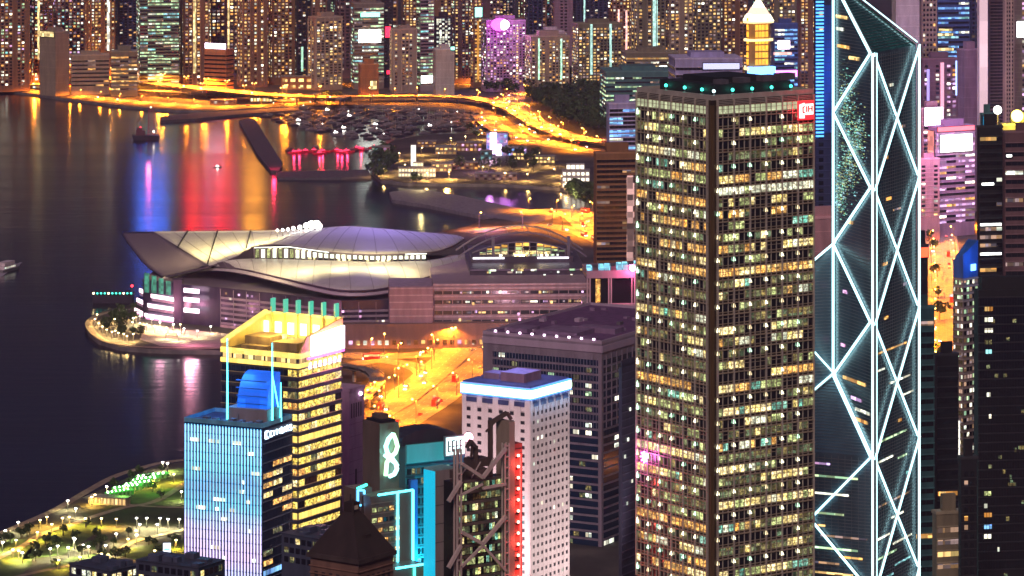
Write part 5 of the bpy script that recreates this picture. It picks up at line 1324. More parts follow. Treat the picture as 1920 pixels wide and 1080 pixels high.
T('orange_building','small amber lit building under the billboard tower','building',672,676,710,122,4480,10,'orange','none','plain',d=20,sign=[('R',694,706,152,168,s_gold,.4)])
T('dark_tower','thin dark tower with an upright red sign','tower',716,719,737,-50,4620,10,'black','few','flat',sign=[('R',722,732,50,70,s_r,.8),('R',725,731,132,139,s_r,.6)])
T('apartment_tower','beige apartment tower with warm window columns and lit foot','tower',732,738,782,56,4540,14,'beige','gold','bay')
T('office_tower_far','tall slate banded office tower with a white sign at its foot','office tower',781,788,814,-60,4560,24,'grey','cool','band',sign=[('R',789,813,142,156,s_w,1)])
T('patterned_tower','dark tower covered in a white dotted light pattern','tower',814,818,848,34,4600,12,'black','none','flat')
b_ = T('low_building','mint white low building with a teal sign','building',813,817,852,94,4500,10,'pale','none','plain',d=24,sign=[('R',845,852,88,94,s_t,.5)])
T('apartment_tower','dark mixed window tower right of the dotted tower','tower',846,852,886,-40,4680,18,'plum','mix','flat')
T('apartment_tower','slim tower with an amber glowing foot and gold shaft','tower',882,888,904,-30,4620,30,'brown','gold','flat',stair=[('R',.5,2.6,s_o,40,150)],sign=[('R',890,903,14,32,s_t,.5)])
bt = T('beacon_tower','purple lit tower with a large glaring white magenta roof disc','tower',902,912,986,40,4560,14,'mauve','pink','flat')
m = MB(); c0 = (bt.w*.36, -9, bt.z(46))
m.ball(c0, 9, glow('disc_white', (1,.8,1), 6, sample=True), 14, 8, .72); m.build('beacon_disc', bt.root)
m = MB(); m.ball((c0[0]-2.5, c0[1]+3, c0[2]), 11, glow('disc_magenta', (1,.1,.95), 2.2, sample=True), 14, 8, .72); m.build('beacon_ring', bt.root)
lamp('POINT', 'disc_glow', (c0[0]-3, -40, c0[2]), 45000, (.75,.15,1), bt.root, 6)
T('dark_tower','deep blue unlit tower behind the glaring disc','tower',984,990,1018,-70,4900,16,'navy','few','flat')
T('apartment_tower','beige stepped apartment block with two green lit shafts','tower',984,996,1068,70,4540,16,'beige','warm','flat',stair=[('R',.2,1.8,s_g,72,150),('R',.78,2,s_g,74,150)])
T('roof_block','grey penthouse block above the stepped apartments','building',1006,1010,1058,60,4600,10,'pale','none','plain',d=20)
T('apartment_tower','mauve tower far behind the stepped apartments','tower',1034,1040,1074,-60,4950,14,'mauve','few','flat')
T('apartment_tower','olive apartment block with two long cyan shafts and lit windows','tower',1072,1084,1166,46,4520,14,'olive','gold','flat',stair=[('R',.30,2.6,s_c,38,140),('R',.74,2.6,s_c,38,138)])
T('dark_tower','dark blue tower with a cyan edge line','tower',1074,1080,1140,-60,4800,10,'navy','few','flat',stair=[('R',.26,2,s_c,-20,48)])
T('apartment_tower','tall dark tower with pink edge lights','tower',1140,1148,1188,-60,4700,16,'brown','warm','flat',stair=[('R',.3,2,glow('shaft_pink',(1,.5,.45),1.3,.6,1.3,3),18,70),('R',.66,2.2,MATS['shaft_pink'],20,100)])
T('apartment_tower','olive brown apartment tower with a broad cyan shaft','tower',1184,1196,1248,-60,4600,16,'olive','gold','bay',stair=[('R',.62,6,s_c,-30,98)])
T('apartment_tower','brown green apartment tower with dim windows','tower',1244,1256,1300,-50,4640,22,'beige','gold','bay')
T('apartment_tower','umber apartment tower above the blue grey roof','tower',1296,1306,1352,-70,4660,18,'olive','gold','flat')
T('apartment_tower','umber apartment tower left of the golden tower','tower',1346,1356,1402,-60,4700,20,'umber','gold','bay')
T('low_building','flat olive building with lit yellow windows behind the park','building',1168,1174,1272,100,4420,6,'olive','gold','band',d=40)
T('low_building','long flat teal lit roofed hall behind the park','hall',1128,1136,1264,136,4100,5,'teal','cool','band',d=60)
T('low_building','purple blue building with white lit bands above the tall gridded tower','building',1260,1266,1392,112,2900,5,'lilac','none','band',d=40,fl=5,sign=[('R',1318,1386,119,130,glow('band_lilac',(.62,.62,1),.8),.4),('R',1318,1386,138,142,MATS['band_lilac'],.4)])
T('lilac_tower','small lilac tower with dark banded windows above the brown tower','tower',1137,1142,1194,196,2860,12,'lilac','blue','band',fl=2.8,budget=60)
T('brown_tower','brown tower with a ladder of pink lit windows on its right edge','tower',1113,1118,1200,289,2720,8,'umber','brn','band',fl=3.4,budget=150,stair=[('R',.78,5.5,glow('ladder_rose',(1,.55,.5),.4,.05,1.6,4.2),330,490)])
# golden tower with a pyramid top
def golden():
    b = Bld('golden_tower', 'golden lit octagonal tower with a white glowing pyramid top', 'tower', 1396, 1408, 1448, 3300, 25)
    top = b.z(40); g = glow('gold_facade', (1,.42,.03), 1.3, .75, 1.15, 5.0)
    wm = wall('gold_wall', (.5,.28,.06), .4); W, Dp = b.w, b.d
    b.body(b.z(132), wall('gold_base', (.05,.08,.2), .4)); m = MB(); ch = 4
    m.prism([(ch,0),(W-ch,0),(W,ch),(W,Dp-ch),(W-ch,Dp),(ch,Dp),(0,Dp-ch),(0,ch)], b.z(130), top, wm); m.build('shaft', b.root)
    for f in ('L','R'):
        L = b.length(f)
        pieces(b, f, 'gold_panel', [(u0,u1,b.z(122)+k*6.1,b.z(122)+k*6.1+4.8,.05,.3) for u0,u1 in spans(ch,L-ch,4,.8) for k in range(7)], g)
    for k, (zz, ex) in enumerate(((132,2),(78,2),(44,2.4))):
        m = MB(); m.prism([(ch-ex,-ex),(W-ch+ex,-ex),(W+ex,ch-ex),(W+ex,Dp-ch+ex),(W-ch+ex,Dp+ex),(ch-ex,Dp+ex),(-ex,Dp-ch+ex),(-ex,ch-ex)], b.z(zz), b.z(zz)+2, glow('gold_cornice', (1,.7,.3), 1.3)); m.build('cornice', b.root)
    lw = glow('crown_whitegold', (1,.85,.6), 1.9, sample=True); cx, cy_ = W/2, Dp/2; zt = top
    for k in range(3):
        r0 = W*(.48-.14*k); r1 = W*(.36-.14*k); z0 = top+(b.z(2)-top)*k/3; z1 = top+(b.z(2)-top)*(k+1)/3
        m = MB(); m.hexa([(cx-r0,cy_-r0,z0),(cx+r0,cy_-r0,z0),(cx+r0,cy_+r0,z0),(cx-r0,cy_+r0,z0),(cx-r1,cy_-r1,z1),(cx+r1,cy_-r1,z1),(cx+r1,cy_+r1,z1),(cx-r1,cy_+r1,z1)], lw if k != 1 else glow('crown_rose', (1,.55,.4), 1.2)); m.build('pyramid_tier', b.root)
    m = MB(); m.cyl(cx, cy_, .8, b.z(2), b.z(-40), lw, 6, .2); m.build('spire', b.root)
    m = MB(); m.box(-1.4, W+2, -2.5, 4, b.z(150), b.z(126), s_b); m.build('blue_light_box', b.root)
golden()
T('dark_tower','blue violet tower with a white magenta sign right of the golden tower','tower',1446,1452,1496,46,3700,12,'blue','blue','band',sign=[('R',1458,1480,76,92,s_pw,1),('R',1450,1484,98,103,MATS['shaft_pink'],.4),('R',1452,1494,132,143,s_m,.4)])
T('apartment_tower','olive brown tower at the top edge right of the golden tower','tower',1444,1452,1500,-60,4300,14,'olive','gold','flat')
T('apartment_tower','dark amber windowed tower next to the blue rung tower','tower',1494,1500,1532,-60,4100,12,'umber','gold','flat')
# tower striped with blue rungs
br = T('rung_tower','dark tower with a ladder of bright blue light rungs','tower',1526,1529,1565,-40,1900,12,'navy','few','flat')
s_rung = glow('rung_blue', (.08,.36,1), 1.5)
for k in range(38): 
    y = 2+k*6.8
    if y < 256: pieces(br, 'R', 'light_rung', [(0.1, 4.2, Zy(y+3.2,1900), Zy(y,1900), .3, .8)], s_rung)
pieces(br, 'R', 'blue_spine', [(4.4, 9.5, Zy(250,1900), Zy(10,1900), .2, .3)], wall('spine_blue', (.03,.10,.4), .4))
T('low_building','pink walled building glimpsed left of the cross braced tower','building',1500,1506,1580,412,1720,20,'rose','none','plain',zmin=20)
T('dark_tower','navy blue building glimpsed between the two tall towers','tower',1500,1504,1570,300,1960,10,'navy','few','band',zmin=60)
# right hand group
T('beige_tower','plain beige slab tower with one strip of windows, behind the sloped peak','tower',1672,1680,1724,-60,3250,12,'pale','none','plain')
T('beige_tower','beige tower edge with stacked bay windows','tower',1722,1728,1757,-60,3280,14,'beige','few','flat',zmin=120,col=3)
T('blue_tower','blue glass tower with three yellow lit floors','tower',1754,1758,1818,-60,3370,10,'blue','blue','band',sign=[('R',1760,1785,54,58,s_gold,.3),('R',1758,1786,63,67,s_gold,.3),('R',1758,1787,90,95,s_gold,.3)])
T('dark_tower','dark navy tower right of the blue glass tower','tower',1816,1820,1838,-60,3390,10,'navy','few','flat')
T('violet_tower','violet tower with pink and blue light lines','tower',1722,1730,1796,112,3250,14,'plum','pink','flat',stair=[('R',.55,3,glow('line_rose',(1,.4,.55),.8),118,240),('R',.95,1.2,glow('line_blue',(.3,.45,1),1.6),115,180),('R',.15,2.2,glow('line_violet',(.45,.35,1),.8),130,235)])
T('mauve_tower','plain windowless mauve tower behind the huge white sign','tower',1794,1808,1838,95,3330,25,'mauve','none','plain')
bw = T('white_edge_tower','tall white fronted narrow tower glowing pink towards its foot','tower',1832,1836,1852,-60,3230,30,'pale','none','plain')
pieces(bw, 'R', 'lit_front', [(.3, bw.w-.3, Zy(215,3230), Zy(-50,3230), .1, .4)], glow('front_rosewhite', (.95,.62,.7), .62, .8,1.1,20))
T('slate_tower','slate tower of fine horizontal lines at the upper right','tower',1850,1856,1884,-60,3270,14,'plum','none','band',fl=2.6)
T('beige_tower','beige striped tower with vertical ribs at the upper right','tower',1880,1884,1902,-60,3250,20,'beige','none','bay',col=2)
T('dark_tower','dark tower with white glowing signs at the right edge','tower',1898,1902,1960,-60,3290,10,'grey','pink','flat',sign=[('R',1906,1930,40,70,s_w,.8)])
T('signed_building','pink outlined building crowned by a huge white sign','building',1740,1756,1828,240,3150,30,'mauve','pink','band',stair=[],sign=[('R',1762,1820,254,286,s_w,1.0),('R',1757,1825,239,247,glow('outline_red',(1,.12,.15),2.0),.6),('L',1742,1753,246,330,glow('outline_rose',(1,.28,.22),.9,.4,1.2,4),.4)])
T('billboard_tower','narrow tower topped by a glaring white magenta billboard beside the cross braced tower','tower',1720,1728,1770,205,3210,20,'rose','pink','flat',sign=[('R',1733,1766,202,236,glow('billboard_white',(1,.85,1),5,sample=True),1)])
T('lit_building','mid height pinkish building with pale lit panels in the narrow street','building',1716,1724,1762,300,3130,20,'rose','warm','flat',zmin=20)
T('banded_tower_slate','slate tower with two white dashed light lines','tower',1832,1836,1880,240,1980,12,'black','few','band',zmin=60,sign=[('R',1837,1876,419,423,s_w,.4),('R',1837,1876,474,478,s_w,.4),('R',1840,1862,343,347,s_w,.3)])
T('plum_tower','dark plum tower of horizontal lines at the right edge','tower',1880,1884,1975,250,1940,8,'plum','few','band',zmin=60,sign=[('R',1886,1896,290,294,s_w,.3)])
T('teal_roof_block','small block with a glowing blue tank roof','building',1838,1842,1862,216,2100,20,'teal','none','plain',sign=[('R',1842,1860,218,238,glow('tank_blue',(0,.35,.7),.8),.5)])
by = T('yellow_globe_building','building with a round glaring yellow roof lamp','building',1874,1880,1950,236,2060,12,'olive','few','flat')
m = MB(); m.ball((by.w*.34, -3, by.z(217)), 3.4, glow('globe_yellow', (1,.8,.12), 5, sample=True), 12, 8); m.build('globe_lamp', by.root)
lamp('POINT', 'globe_glow', (by.w*.34, -12, by.z(217)), 30000, (1,.7,.1), by.root, 2)
m = MB(); m.ball((-4, -3, by.z(205)), 2.4, s_w, 10, 6); m.cyl(-4, -3, .3, by.z(236), by.z(205), steel, 6); m.build('globe_lamp', by.root, label='small white roof lamp')
# narrow street: slim tower with blue slanted top, dark giant on the right
def blue_top():
    b = Bld('slim_street_tower', 'slim grey tower with a slanted blue lit top and a white lit strip', 'tower', 1787, 1806, 1834, 1750, 45)
    top = b.z(522); wm = wall('wall_grey', WM['grey']); b.body(top, wm); W, Dp = b.w, b.d
    m = MB(); bl = wall('blue_top', (.03,.12,.42), .4)
    m.hexa([(0,0,top),(W,0,top),(W,Dp,top),(0,Dp,top),(0,0,top+11),(W,0,top+17),(W,Dp,top+17),(0,Dp,top+8)], bl); m.build('slanted_top', b.root)
    for f in ('L','R'):
        Lf = b.length(f); rows = [(top-3-k*3.4, top-1.2-k*3.4) for k in range(30)]
        windows(b, f, spans(.3, Lf-.3, 5, .7), rows, choose([(wD,4),(dark,6),(wW,1.5),(wG,1.2)]), .03, .1, 150, 'window')
        pieces(b, f, 'floor_band', [(0, Lf, z1+.2, z1+.8, .02, .4) for z0, z1 in rows], wall('trim_grey', (.3,.29,.33), .6))
    m = MB(); m.box(W*.5, W*.8, -.5, -.05, top+3, top+6, s_b); m.build('blue_mark', b.root)
    lamp('POINT', 'top_glow', (W*.2, -9, top+9), 2500, (.1,.35,1), b.root, 2)
    m = MB(); m.box(-.6, -.1, Dp*.3, Dp*.9, Zy(880,1750), Zy(790,1750), glow('strip_pale', (1,.95,.85), .8)); m.build('light_strip', b.root)
blue_top()
def black_tower():
    b = Bld('black_tower', 'huge nearly unlit black tower with one column of lit windows', 'office tower', 1826, 1834, 1990, 1480, 8)
    top = b.z(545); wm = wall('wall_black', WM['black'], .35); b.body(top, wm); W = b.w
    m = MB(); m.box(2, W, 2, b.d, top, top+5, wm); m.build('roof_plant', b.root)
    pieces(b, 'R', 'floor_band', [(0, W, top-3-k*3.6, top-2.5-k*3.6, .02, .3) for k in range(32)], wall('band_black', (.035,.035,.045), .4))
    def colx(px): return (px-1834)*W/156
    for (px, py, wd, mt) in ((1846,575,16,wO),(1846,595,16,wW),(1846,615,16,wW),(1846,637,14,nD),(1848,655,12,wT),(1850,735,8,wW),(1854,776,5,wW),(1845,920,14,nG),(1845,943,7,wW),(1845,960,15,wO),(1845,982,15,wB),(1845,1000,14,wW),(1880,880,5,nD),(1894,900,6,nD),(1870,1025,4,wW),(1886,968,7,nD),(1892,890,5,nD),(1902,840,4,nD)):
        n_ = max(1, wd//5)
        for q in range(n_): pieces(b, 'R', 'window', [(colx(px)+q*wd/n_*W/156, colx(px)+(q+.82)*wd/n_*W/156, Zy(py+5,1485), Zy(py-3,1485), .3, .4)], mt)
    for k in range(22):
        x = random.uniform(1, W-2); r_ = random.randrange(32); pieces(b, 'R', 'window', [(x, x+1.4, top-6+.3-r_*3.6, top-6+1.7-r_*3.6, .3, .36)], nD)
    windows(b, 'R', spans(.5, W-.5, 30, .9), [(top-6-k*3.6, top-3.2-k*3.6) for k in range(30)], lambda c, r: dark, .02, .05, 0, 'window_pane')
black_tower()
T('dark_tower','dark teal tower edge directly behind the cross braced tower','tower',1700,1706,1752,580,1640,15,'teal','few','band',zmin=40)
T('signed_block','dark block with a red orange logo box at its top','building',1718,1723,1740,463,1760,20,'black','none','plain',zmin=40,sign=[('R',1724,1738,464,482,glow('logo_red',(1,.10,.03),1.5),.6)])
T('dark_tower','black building in the narrow street','tower',1752,1757,1797,668,1680,12,'black','few','band',zmin=30)
T('dark_tower','narrow dark building before the black tower','tower',1797,1802,1832,862,1420,12,'black','few','flat',zmin=40)
T('lit_building','low yellow lit terrace building at the foot of the narrow street','building',1748,1756,1806,965,1450,16,'olive','gold','band',zmin=10,budget=150)
# second row further back fills the gaps
rn = random.Random(11)
back = [(x, x+rn.randint(34, 58)) for x in range(-40, 1460, 44)]
adj = ['slender','broad','plain','ribbed','dim','speckled','greyish','brownish','shadowy','amber flecked','cool windowed','pale topped','deep toned']
nb_ = ['the beige corner building','the green banded office','the short orange building','the narrow black tower','the billboard tower','the red signed tower','the slate banded tower','the dotted tower','the glaring disc tower','the stepped apartments','the cyan shafted block','the broad cyan shaft','the golden tower']
for i, (xa, xb) in enumerate(back):
    j = min(len(nb_)-1, int(max(0, (xa+xb)/2)/1460*len(nb_)))
    T('apartment_tower', 'distant %s tower glimpsed in the gaps behind %s' % (adj[i % 13], nb_[j]), 'tower', xa, xa+8, xb, rn.randint(-120, -30), rn.uniform(5000, 5600), 15, rn.choice(['brown','plum','umber','olive','navy','grey']), rn.choice(['mix','warm','gold','few','cool']), 'flat', 'distant towers of the far shore', fl=4.2, col=5.6)
# dotted light pattern
pt = [o for o in C.objects if o.name.startswith('patterned_tower')][0]
for r_ in range(13):
    for c_ in range(5):
        if (r_+c_) % 2 == 0 or rn.random() < .25: m = pane_mesh(2.6, 2.2, .2, s_w2 if 's_w2' in globals() else wW, 'light_dot'); put('light_dot', m, pt, (1.6+c_*3.6, -.4, Zy(88,4600)+r_*2.7))

for (px, py, D, e, rgb) in ((1749, 222, 3090, 90000, (1,.2,.75)), (1792, 272, 3070, 70000, (.85,.7,1)), (1500, 120, 3500, 90000, (.15,.3,1)), (1780, 150, 3100, 90000, (.2,.3,1)), (1740, 300, 3020, 70000, (1,.5,.2)), (1545, 150, 1880, 9000, (.1,.35,1))):
    lamp('POINT', 'street_fill', (X(px, D), D, Zy(py, D)), e, rgb, None, 3)  # bare point lights added to tint the towers round the signs
# ================================================================== TREES, BOATS, PARK, SMALL THINGS
leafm = wall('leaf_green', (.05,.085,.025), .8, .5, scale=.2); bark = wall('bark', (.08,.055,.04), .9)
def tree_proto(name, label, group, h, rad, n=150, seed=1, palm=False):
    r = thing(name, label, 'tree', (0,0,-500), 0, group); rn = random.Random(seed); m = MB()
    m.cyl(0, 0, .35, 0, h*.6, bark, 6, .16)
    for k in range(4):
        a = k*1.6+seed; m.beam((0,0,h*.4), (math.cos(a)*rad*.5, math.sin(a)*rad*.5, h*.7), .18, bark)
    m.build('trunk', r); m = MB()
    clumps = [(rn.uniform(-.6,.6)*rad, rn.uniform(-.6,.6)*rad, h*rn.uniform(.55,.9), rn.uniform(.3,.55)*rad) for _ in range(7)]
    for k in range(n):
        cx, cy_, cz, cr_ = rn.choice(clumps); v = Vector((rn.gauss(0,1), rn.gauss(0,1), rn.gauss(0,1))).normalized()*cr_*rn.uniform(.6,1.05)
        p = Vector((cx, cy_, cz))+v*1.0; s = rad*rn.uniform(.10,.2); a = Vector((rn.gauss(0,1), rn.gauss(0,1), rn.gauss(0,.6))).normalized()*s; b_ = a.cross(Vector((rn.gauss(0,1), rn.gauss(0,1), rn.gauss(0,1)))).normalized()*s
        m.poly([p-a-b_, p+a-b_, p+a*.8+b_, p-a+b_*.7], leafm)
    m.build('crown', r); return r
tp = [tree_proto('broadleaf_tree', 'dark rounded tree of the wooded park beyond the junction', 'trees of the wooded park', 15, 8, 170, s) for s in (1, 2, 3)]
ft = [tree_proto('broadleaf_tree', 'dark tree on the typhoon shelter shore', 'trees on the shelter shore', 12, 6, 120, s) for s in (4, 5)]
pk = [tree_proto('park_tree', 'small tree on the lamp lit park lawn near the water', 'trees of the lawn park', 8, 4, 120, s) for s in (6, 7, 8)]
pr = [tree_proto('promenade_tree', 'small tree on the rounded promenade tip by the winged roof', 'trees of the promenade tip', 7, 3.5, 100, s) for s in (9, 10)]
st_ = [tree_proto('street_tree', 'tree along the narrow sodium lit street', 'trees of the narrow street', 11, 5.5, 140, s) for s in (11, 12)]
rn = random.Random(5)
def inside(p, poly):
    c = False; j = len(poly)-1
    for i in range(len(poly)):
        if (poly[i][1] > p[1]) != (poly[j][1] > p[1]) and p[0] < (poly[j][0]-poly[i][0])*(p[1]-poly[i][1])/(poly[j][1]-poly[i][1])+poly[i][0]: c = not c
        j = i
    return c
def scatter(protos, poly, n, z=LZ, lo=.8, hi=1.25):
    xs = [p[0] for p in poly]; ys = [p[1] for p in poly]; k = 0; tries = 0
    while k < n and tries < n*30:
        tries += 1; p = (rn.uniform(min(xs), max(xs)), rn.uniform(min(ys), max(ys)))
        if inside(p, poly): copy_thing(rn.choice(protos), G(*p, z), rn.uniform(0, 6.28), None, rn.uniform(lo, hi)); k += 1
def at_px(protos, pts, z=LZ, lo=.8, hi=1.2):
    for p in pts: copy_thing(rn.choice(protos), G(*p, z), rn.uniform(0, 6.28), None, rn.uniform(lo, hi))
slab('park_ground', GP([(990,152),(1140,150),(1145,252),(1110,262),(1060,244),(1010,214),(985,190)], LZ+.1), LZ-.2, LZ+.1, ground_material('wooded_floor', (.01,.018,.01), (.03,.035,.02), .1))
scatter(tp, [(992,155),(1140,150),(1145,245),(1112,258),(1058,238),(1012,208),(990,190)], 150, LZ, .8, 1.3)
scatter(tp, [(905,150),(975,150),(962,180),(905,176)], 14); scatter(tp, [(1060,370),(1110,368),(1112,400),(1085,398)], 8)
at_px(ft, [(600,196),(612,194),(622,197),(632,194),(641,197),(590,199),(652,198),(880,247),(893,262),(700,312),(712,306),(722,318),(733,310),(706,322),(695,330),(944,275),(950,300),(962,310),(975,300),(990,306),(1005,300),(960,325),(1000,322),(905,320),(930,322),(860,318),(780,345)])
scatter(ft, [(700,296),(735,290),(745,335),(705,338)], 14)
at_px(st_, [(1742,452),(1748,470),(1757,520),(1762,600),(1768,676),(1788,440),(1759,560)])
for g in (tp, ft, st_):
    pass

# park, bottom left
slab('lawn', GP([(40,1050),(70,1010),(130,985),(200,950),(262,900),(300,884),(350,876),(350,960),(300,975),(200,985),(120,1040)], LZ+.08), LZ, LZ+.08, m_grass)
slab('lawn', GP([(60,1075),(130,1046),(230,1030),(350,1010),(350,1080),(200,1100),(60,1110)], LZ+.08), LZ, LZ+.08, m_grass)
slab('lawn', GP([(-40,1090),(-30,1040),(20,1010),(60,1012),(60,1060),(10,1100)], LZ+.08), LZ, LZ+.08, m_grass)
slab('dark_lawn', GP([(150,962),(210,950),(300,948),(350,950),(350,985),(250,985),(170,984)], LZ+.14), LZ+.09, LZ+.14, ground_material('dark_grass', (.02,.03,.012), (.04,.05,.02), .1))  # patch of darker grass
def path(name, px, width, z):
    ctr = catmull([G(x, y, z) for x, y in px], 5); m = MB()
    for i in range(len(ctr)-1):
        d = (ctr[i+1]-ctr[i]).normalized(); d2 = (ctr[min(i+2, len(ctr)-1)]-ctr[i]).normalized(); n0 = Vector((-d.y, d.x, 0))*width/2; n1 = Vector((-d2.y, d2.x, 0))*width/2
        m.poly([ctr[i]-n0, ctr[i]+n0, ctr[i+1]+n1, ctr[i+1]-n1], m_path)
    m.build(name, None, 'structure'); return ctr
paths = [path('waterside_path', [(-40,1016),(0,1000),(60,975),(110,952),(165,920),(215,893),(262,878),(300,868),(345,862)], 5, LZ+.2),
         path('park_path', [(-40,1062),(10,1040),(45,1022),(80,1000),(130,985),(170,970),(230,952),(290,940),(350,905)], 4.5, LZ+.24),
         path('park_path', [(0,1088),(90,1068),(170,1052),(215,1040),(245,1018),(300,1003),(350,992)], 4, LZ+.28),
         path('park_path', [(160,1030),(210,1042),(250,1052),(300,1062),(350,1040)], 5, LZ+.32),
         path('park_path', [(240,946),(290,950),(350,952)], 3, LZ+.36)]
pl = lamp_proto('park_lamp', 'round headed white park lamp on the lawn by the water', 'lamps of the lawn park', 5, .2, L_white, (1,.9,.4), 6500, cone=165)
pa = lamp_proto('park_lamp', 'low amber park lamp beside a path', 'amber lamps of the lawn park', 4.5, .2, L_warm, (1,.6,.08), 10000, cone=165)
for (px, py) in ((34,998),(10,1014),(127,957),(142,972),(200,930),(305,884),(314,886),(108,1043),(138,1028),(140,1030),(64,1050),(42,1056),(94,1048),(295,1002),(300,990),(262,1002),(315,992),(336,992),(256,990),(275,990),(256,1022),(218,1020),(155,1041),(128,1046),(166,1044),(198,1042),(5,1036),(340,940)):
    copy_thing(pl, G(px, py, LZ), 0)
for (px, py) in ((178,944),(172,948),(117,988),(97,1000),(75,992),(88,986),(130,986),(160,989),(190,989),(218,990),(255,1012),(240,1028),(35,1050),(24,1048),(235,926),(290,912),(326,905),(150,1062),(110,1068),(190,1056),(290,1050),(330,1030),(70,1015),(30,1030)):
    copy_thing(pa, G(px, py, LZ), 0)
scatter(pk, [(60,1020),(140,990),(260,985),(345,990),(345,1060),(150,1065),(60,1070)], 26, LZ, .5, .9); scatter(pk, [(180,915),(260,890),(340,880),(340,940),(200,945)], 9, LZ, .5, .8); scatter(pk, [(-10,1025),(60,985),(60,1000),(0,1040)], 6, LZ, .5, .8)
# market of green lit booths
booth = thing('market_booth', 'small green lit market booth with white lamps in the waterside rows', 'booth', (0,0,-500), 0, 'green lit booths'); bg = glow('booth_green', (.12,1,.1), .4, sample=True)
m = MB(); m.box(-2,2,-1.5,1.5,0,2.2,wall('booth_side', (.2,.45,.15), .7)); m.build('counter', booth)
m = MB(); m.hexa([(-2.3,-1.8,2.6),(2.3,-1.8,2.6),(2.3,1.8,2.6),(-2.3,1.8,2.6),(-1,-.5,3.6),(1,-.5,3.6),(1,.5,3.6),(-1,.5,3.6)], bg); m.build('canopy', booth)
for s in (-1, 1): m = MB(); m.box(s*2-.08, s*2+.08, -1.6, -1.5, 0, 2.6, steel); m.build('post', booth)
m = MB(); m.ball((0,-1.9,3.2), .5, L_white, 6, 4); m.build('booth_lamp', booth)
for (y, xa, xb) in ((933,205,250),(924,218,268),(909,252,300),(902,262,318),(917,240,290)):
    for k in range(6): copy_thing(booth, G(xa+(xb-xa)*k/6, y-(k*1.2), LZ), -.35)
drop(booth)
for (x, y) in ((230,925),(280,905),(305,898)): lamp('POINT', 'market_glow', G(x, y, 9), 1300, (.25,1,.1), None, 2)
r = thing('striped_kiosk', 'pale striped kiosk beside the end of the booth rows', 'kiosk', G(205, 945, LZ), -.3)
m = MB(); m.box(-11,11,-3,3,0,4,wall('kiosk_cream', (.6,.5,.3), .6)); m.build('wall', r)
for k in range(10): m = MB(); m.box(-10.6+k*2.2, -9.4+k*2.2, -3.2, -3.02, .6, 3.6, wY); m.build('lit_panel', r)
m = MB(); m.box(-11.5,11.5,-3.5,3.5,4,4.4,concrete); m.build('roof', r)
r = thing('video_screen', 'bright white outdoor screen standing on the lawn', 'screen', G(313, 1052, LZ), .1)
m = MB(); m.box(-1.9,1.9,-.2,.2,3,9,glow('screen_white', (.75,.85,1), 1.3)); m.build('screen_panel', r)
m = MB(); m.box(-2.1,2.1,.22,.5,2.8,9.2,ink); m.build('screen_back', r)
m = MB(); m.box(-1.6,-1.3,.1,.4,0,2.8,steel); m.build('leg', r); m = MB(); m.box(1.3,1.6,.1,.4,0,2.8,steel); m.build('leg', r)
m = MB(); m.box(-1.4,1.4,-.26,-.21,5.4,6.4,L_icy); m.build('screen_band', r)

# promenade tip
pp = lamp_proto('promenade_lamp', 'warm globe lamp on the rounded promenade tip', 'lamps of the promenade tip', 5, .2, L_warm, (1,.62,.2), 8000, cone=165)
for (px, py) in ((182,603),(178,612),(185,620),(192,626),(200,632),(210,636),(216,634),(222,638),(232,640),(238,644),(250,640),(218,604),(215,612),(248,618),(262,620),(275,622),(290,625),(312,628),(338,622),(235,600),(300,612),(255,608)):
    copy_thing(pp, G(px, py, LZ), 0)
scatter(pr, [(195,600),(250,585),(262,610),(270,635),(215,635),(195,620)], 26)
path('promenade', [(262,578),(215,583),(182,592),(166,606),(176,624),(200,640),(240,648),(290,651),(415,653)], 5, LZ+.2)
slab('plaza', GP([(268,606),(345,618),(415,624),(560,642),(640,652),(640,660),(415,652),(300,648),(262,636)], LZ+.12), LZ, LZ+.12, ground_material('plaza_paving', (.3,.22,.24), (.4,.3,.32), .2))
for (px, py) in ((250,610),(262,606),(285,612),(300,618),(325,622),(345,630),(370,634),(395,626),(310,636),(335,640)):
    copy_thing(pl, G(px, py, LZ), 0, 'white globe lamp on the plaza before the winged roof')['group'] = 'lamps of the plaza'
lamp('POINT', 'plaza_glow', G(355, 625, 12), 9000, (1,.3,.45), None, 3)
# low floating restaurant with teal lights beyond the tip
r = thing('pier_pavilion', 'low pier pavilion strung with teal and red lights beyond the promenade tip', 'pavilion', G(212, 560, 3), 0)
m = MB(); m.box(-15,15,-4,4,-4,4,wall('pavilion_dark', (.04,.03,.06), .6)); m.build('hull', r); m = MB(); m.box(-16,16,-5,5,4,4.5,ink); m.build('roof', r)
for k in range(11): m = MB(); m.ball((-14+k*2.8, -5.1, 4.7), .7, L_teal if k % 4 else L_warm, 6, 4); m.build('string_lamp', r)
m = MB(); m.cyl(14.5, -3, .3, 4.5, 10, steel, 6); m.ball((14.5,-3,10), 1, L_red, 8, 5); m.build('beacon', r)

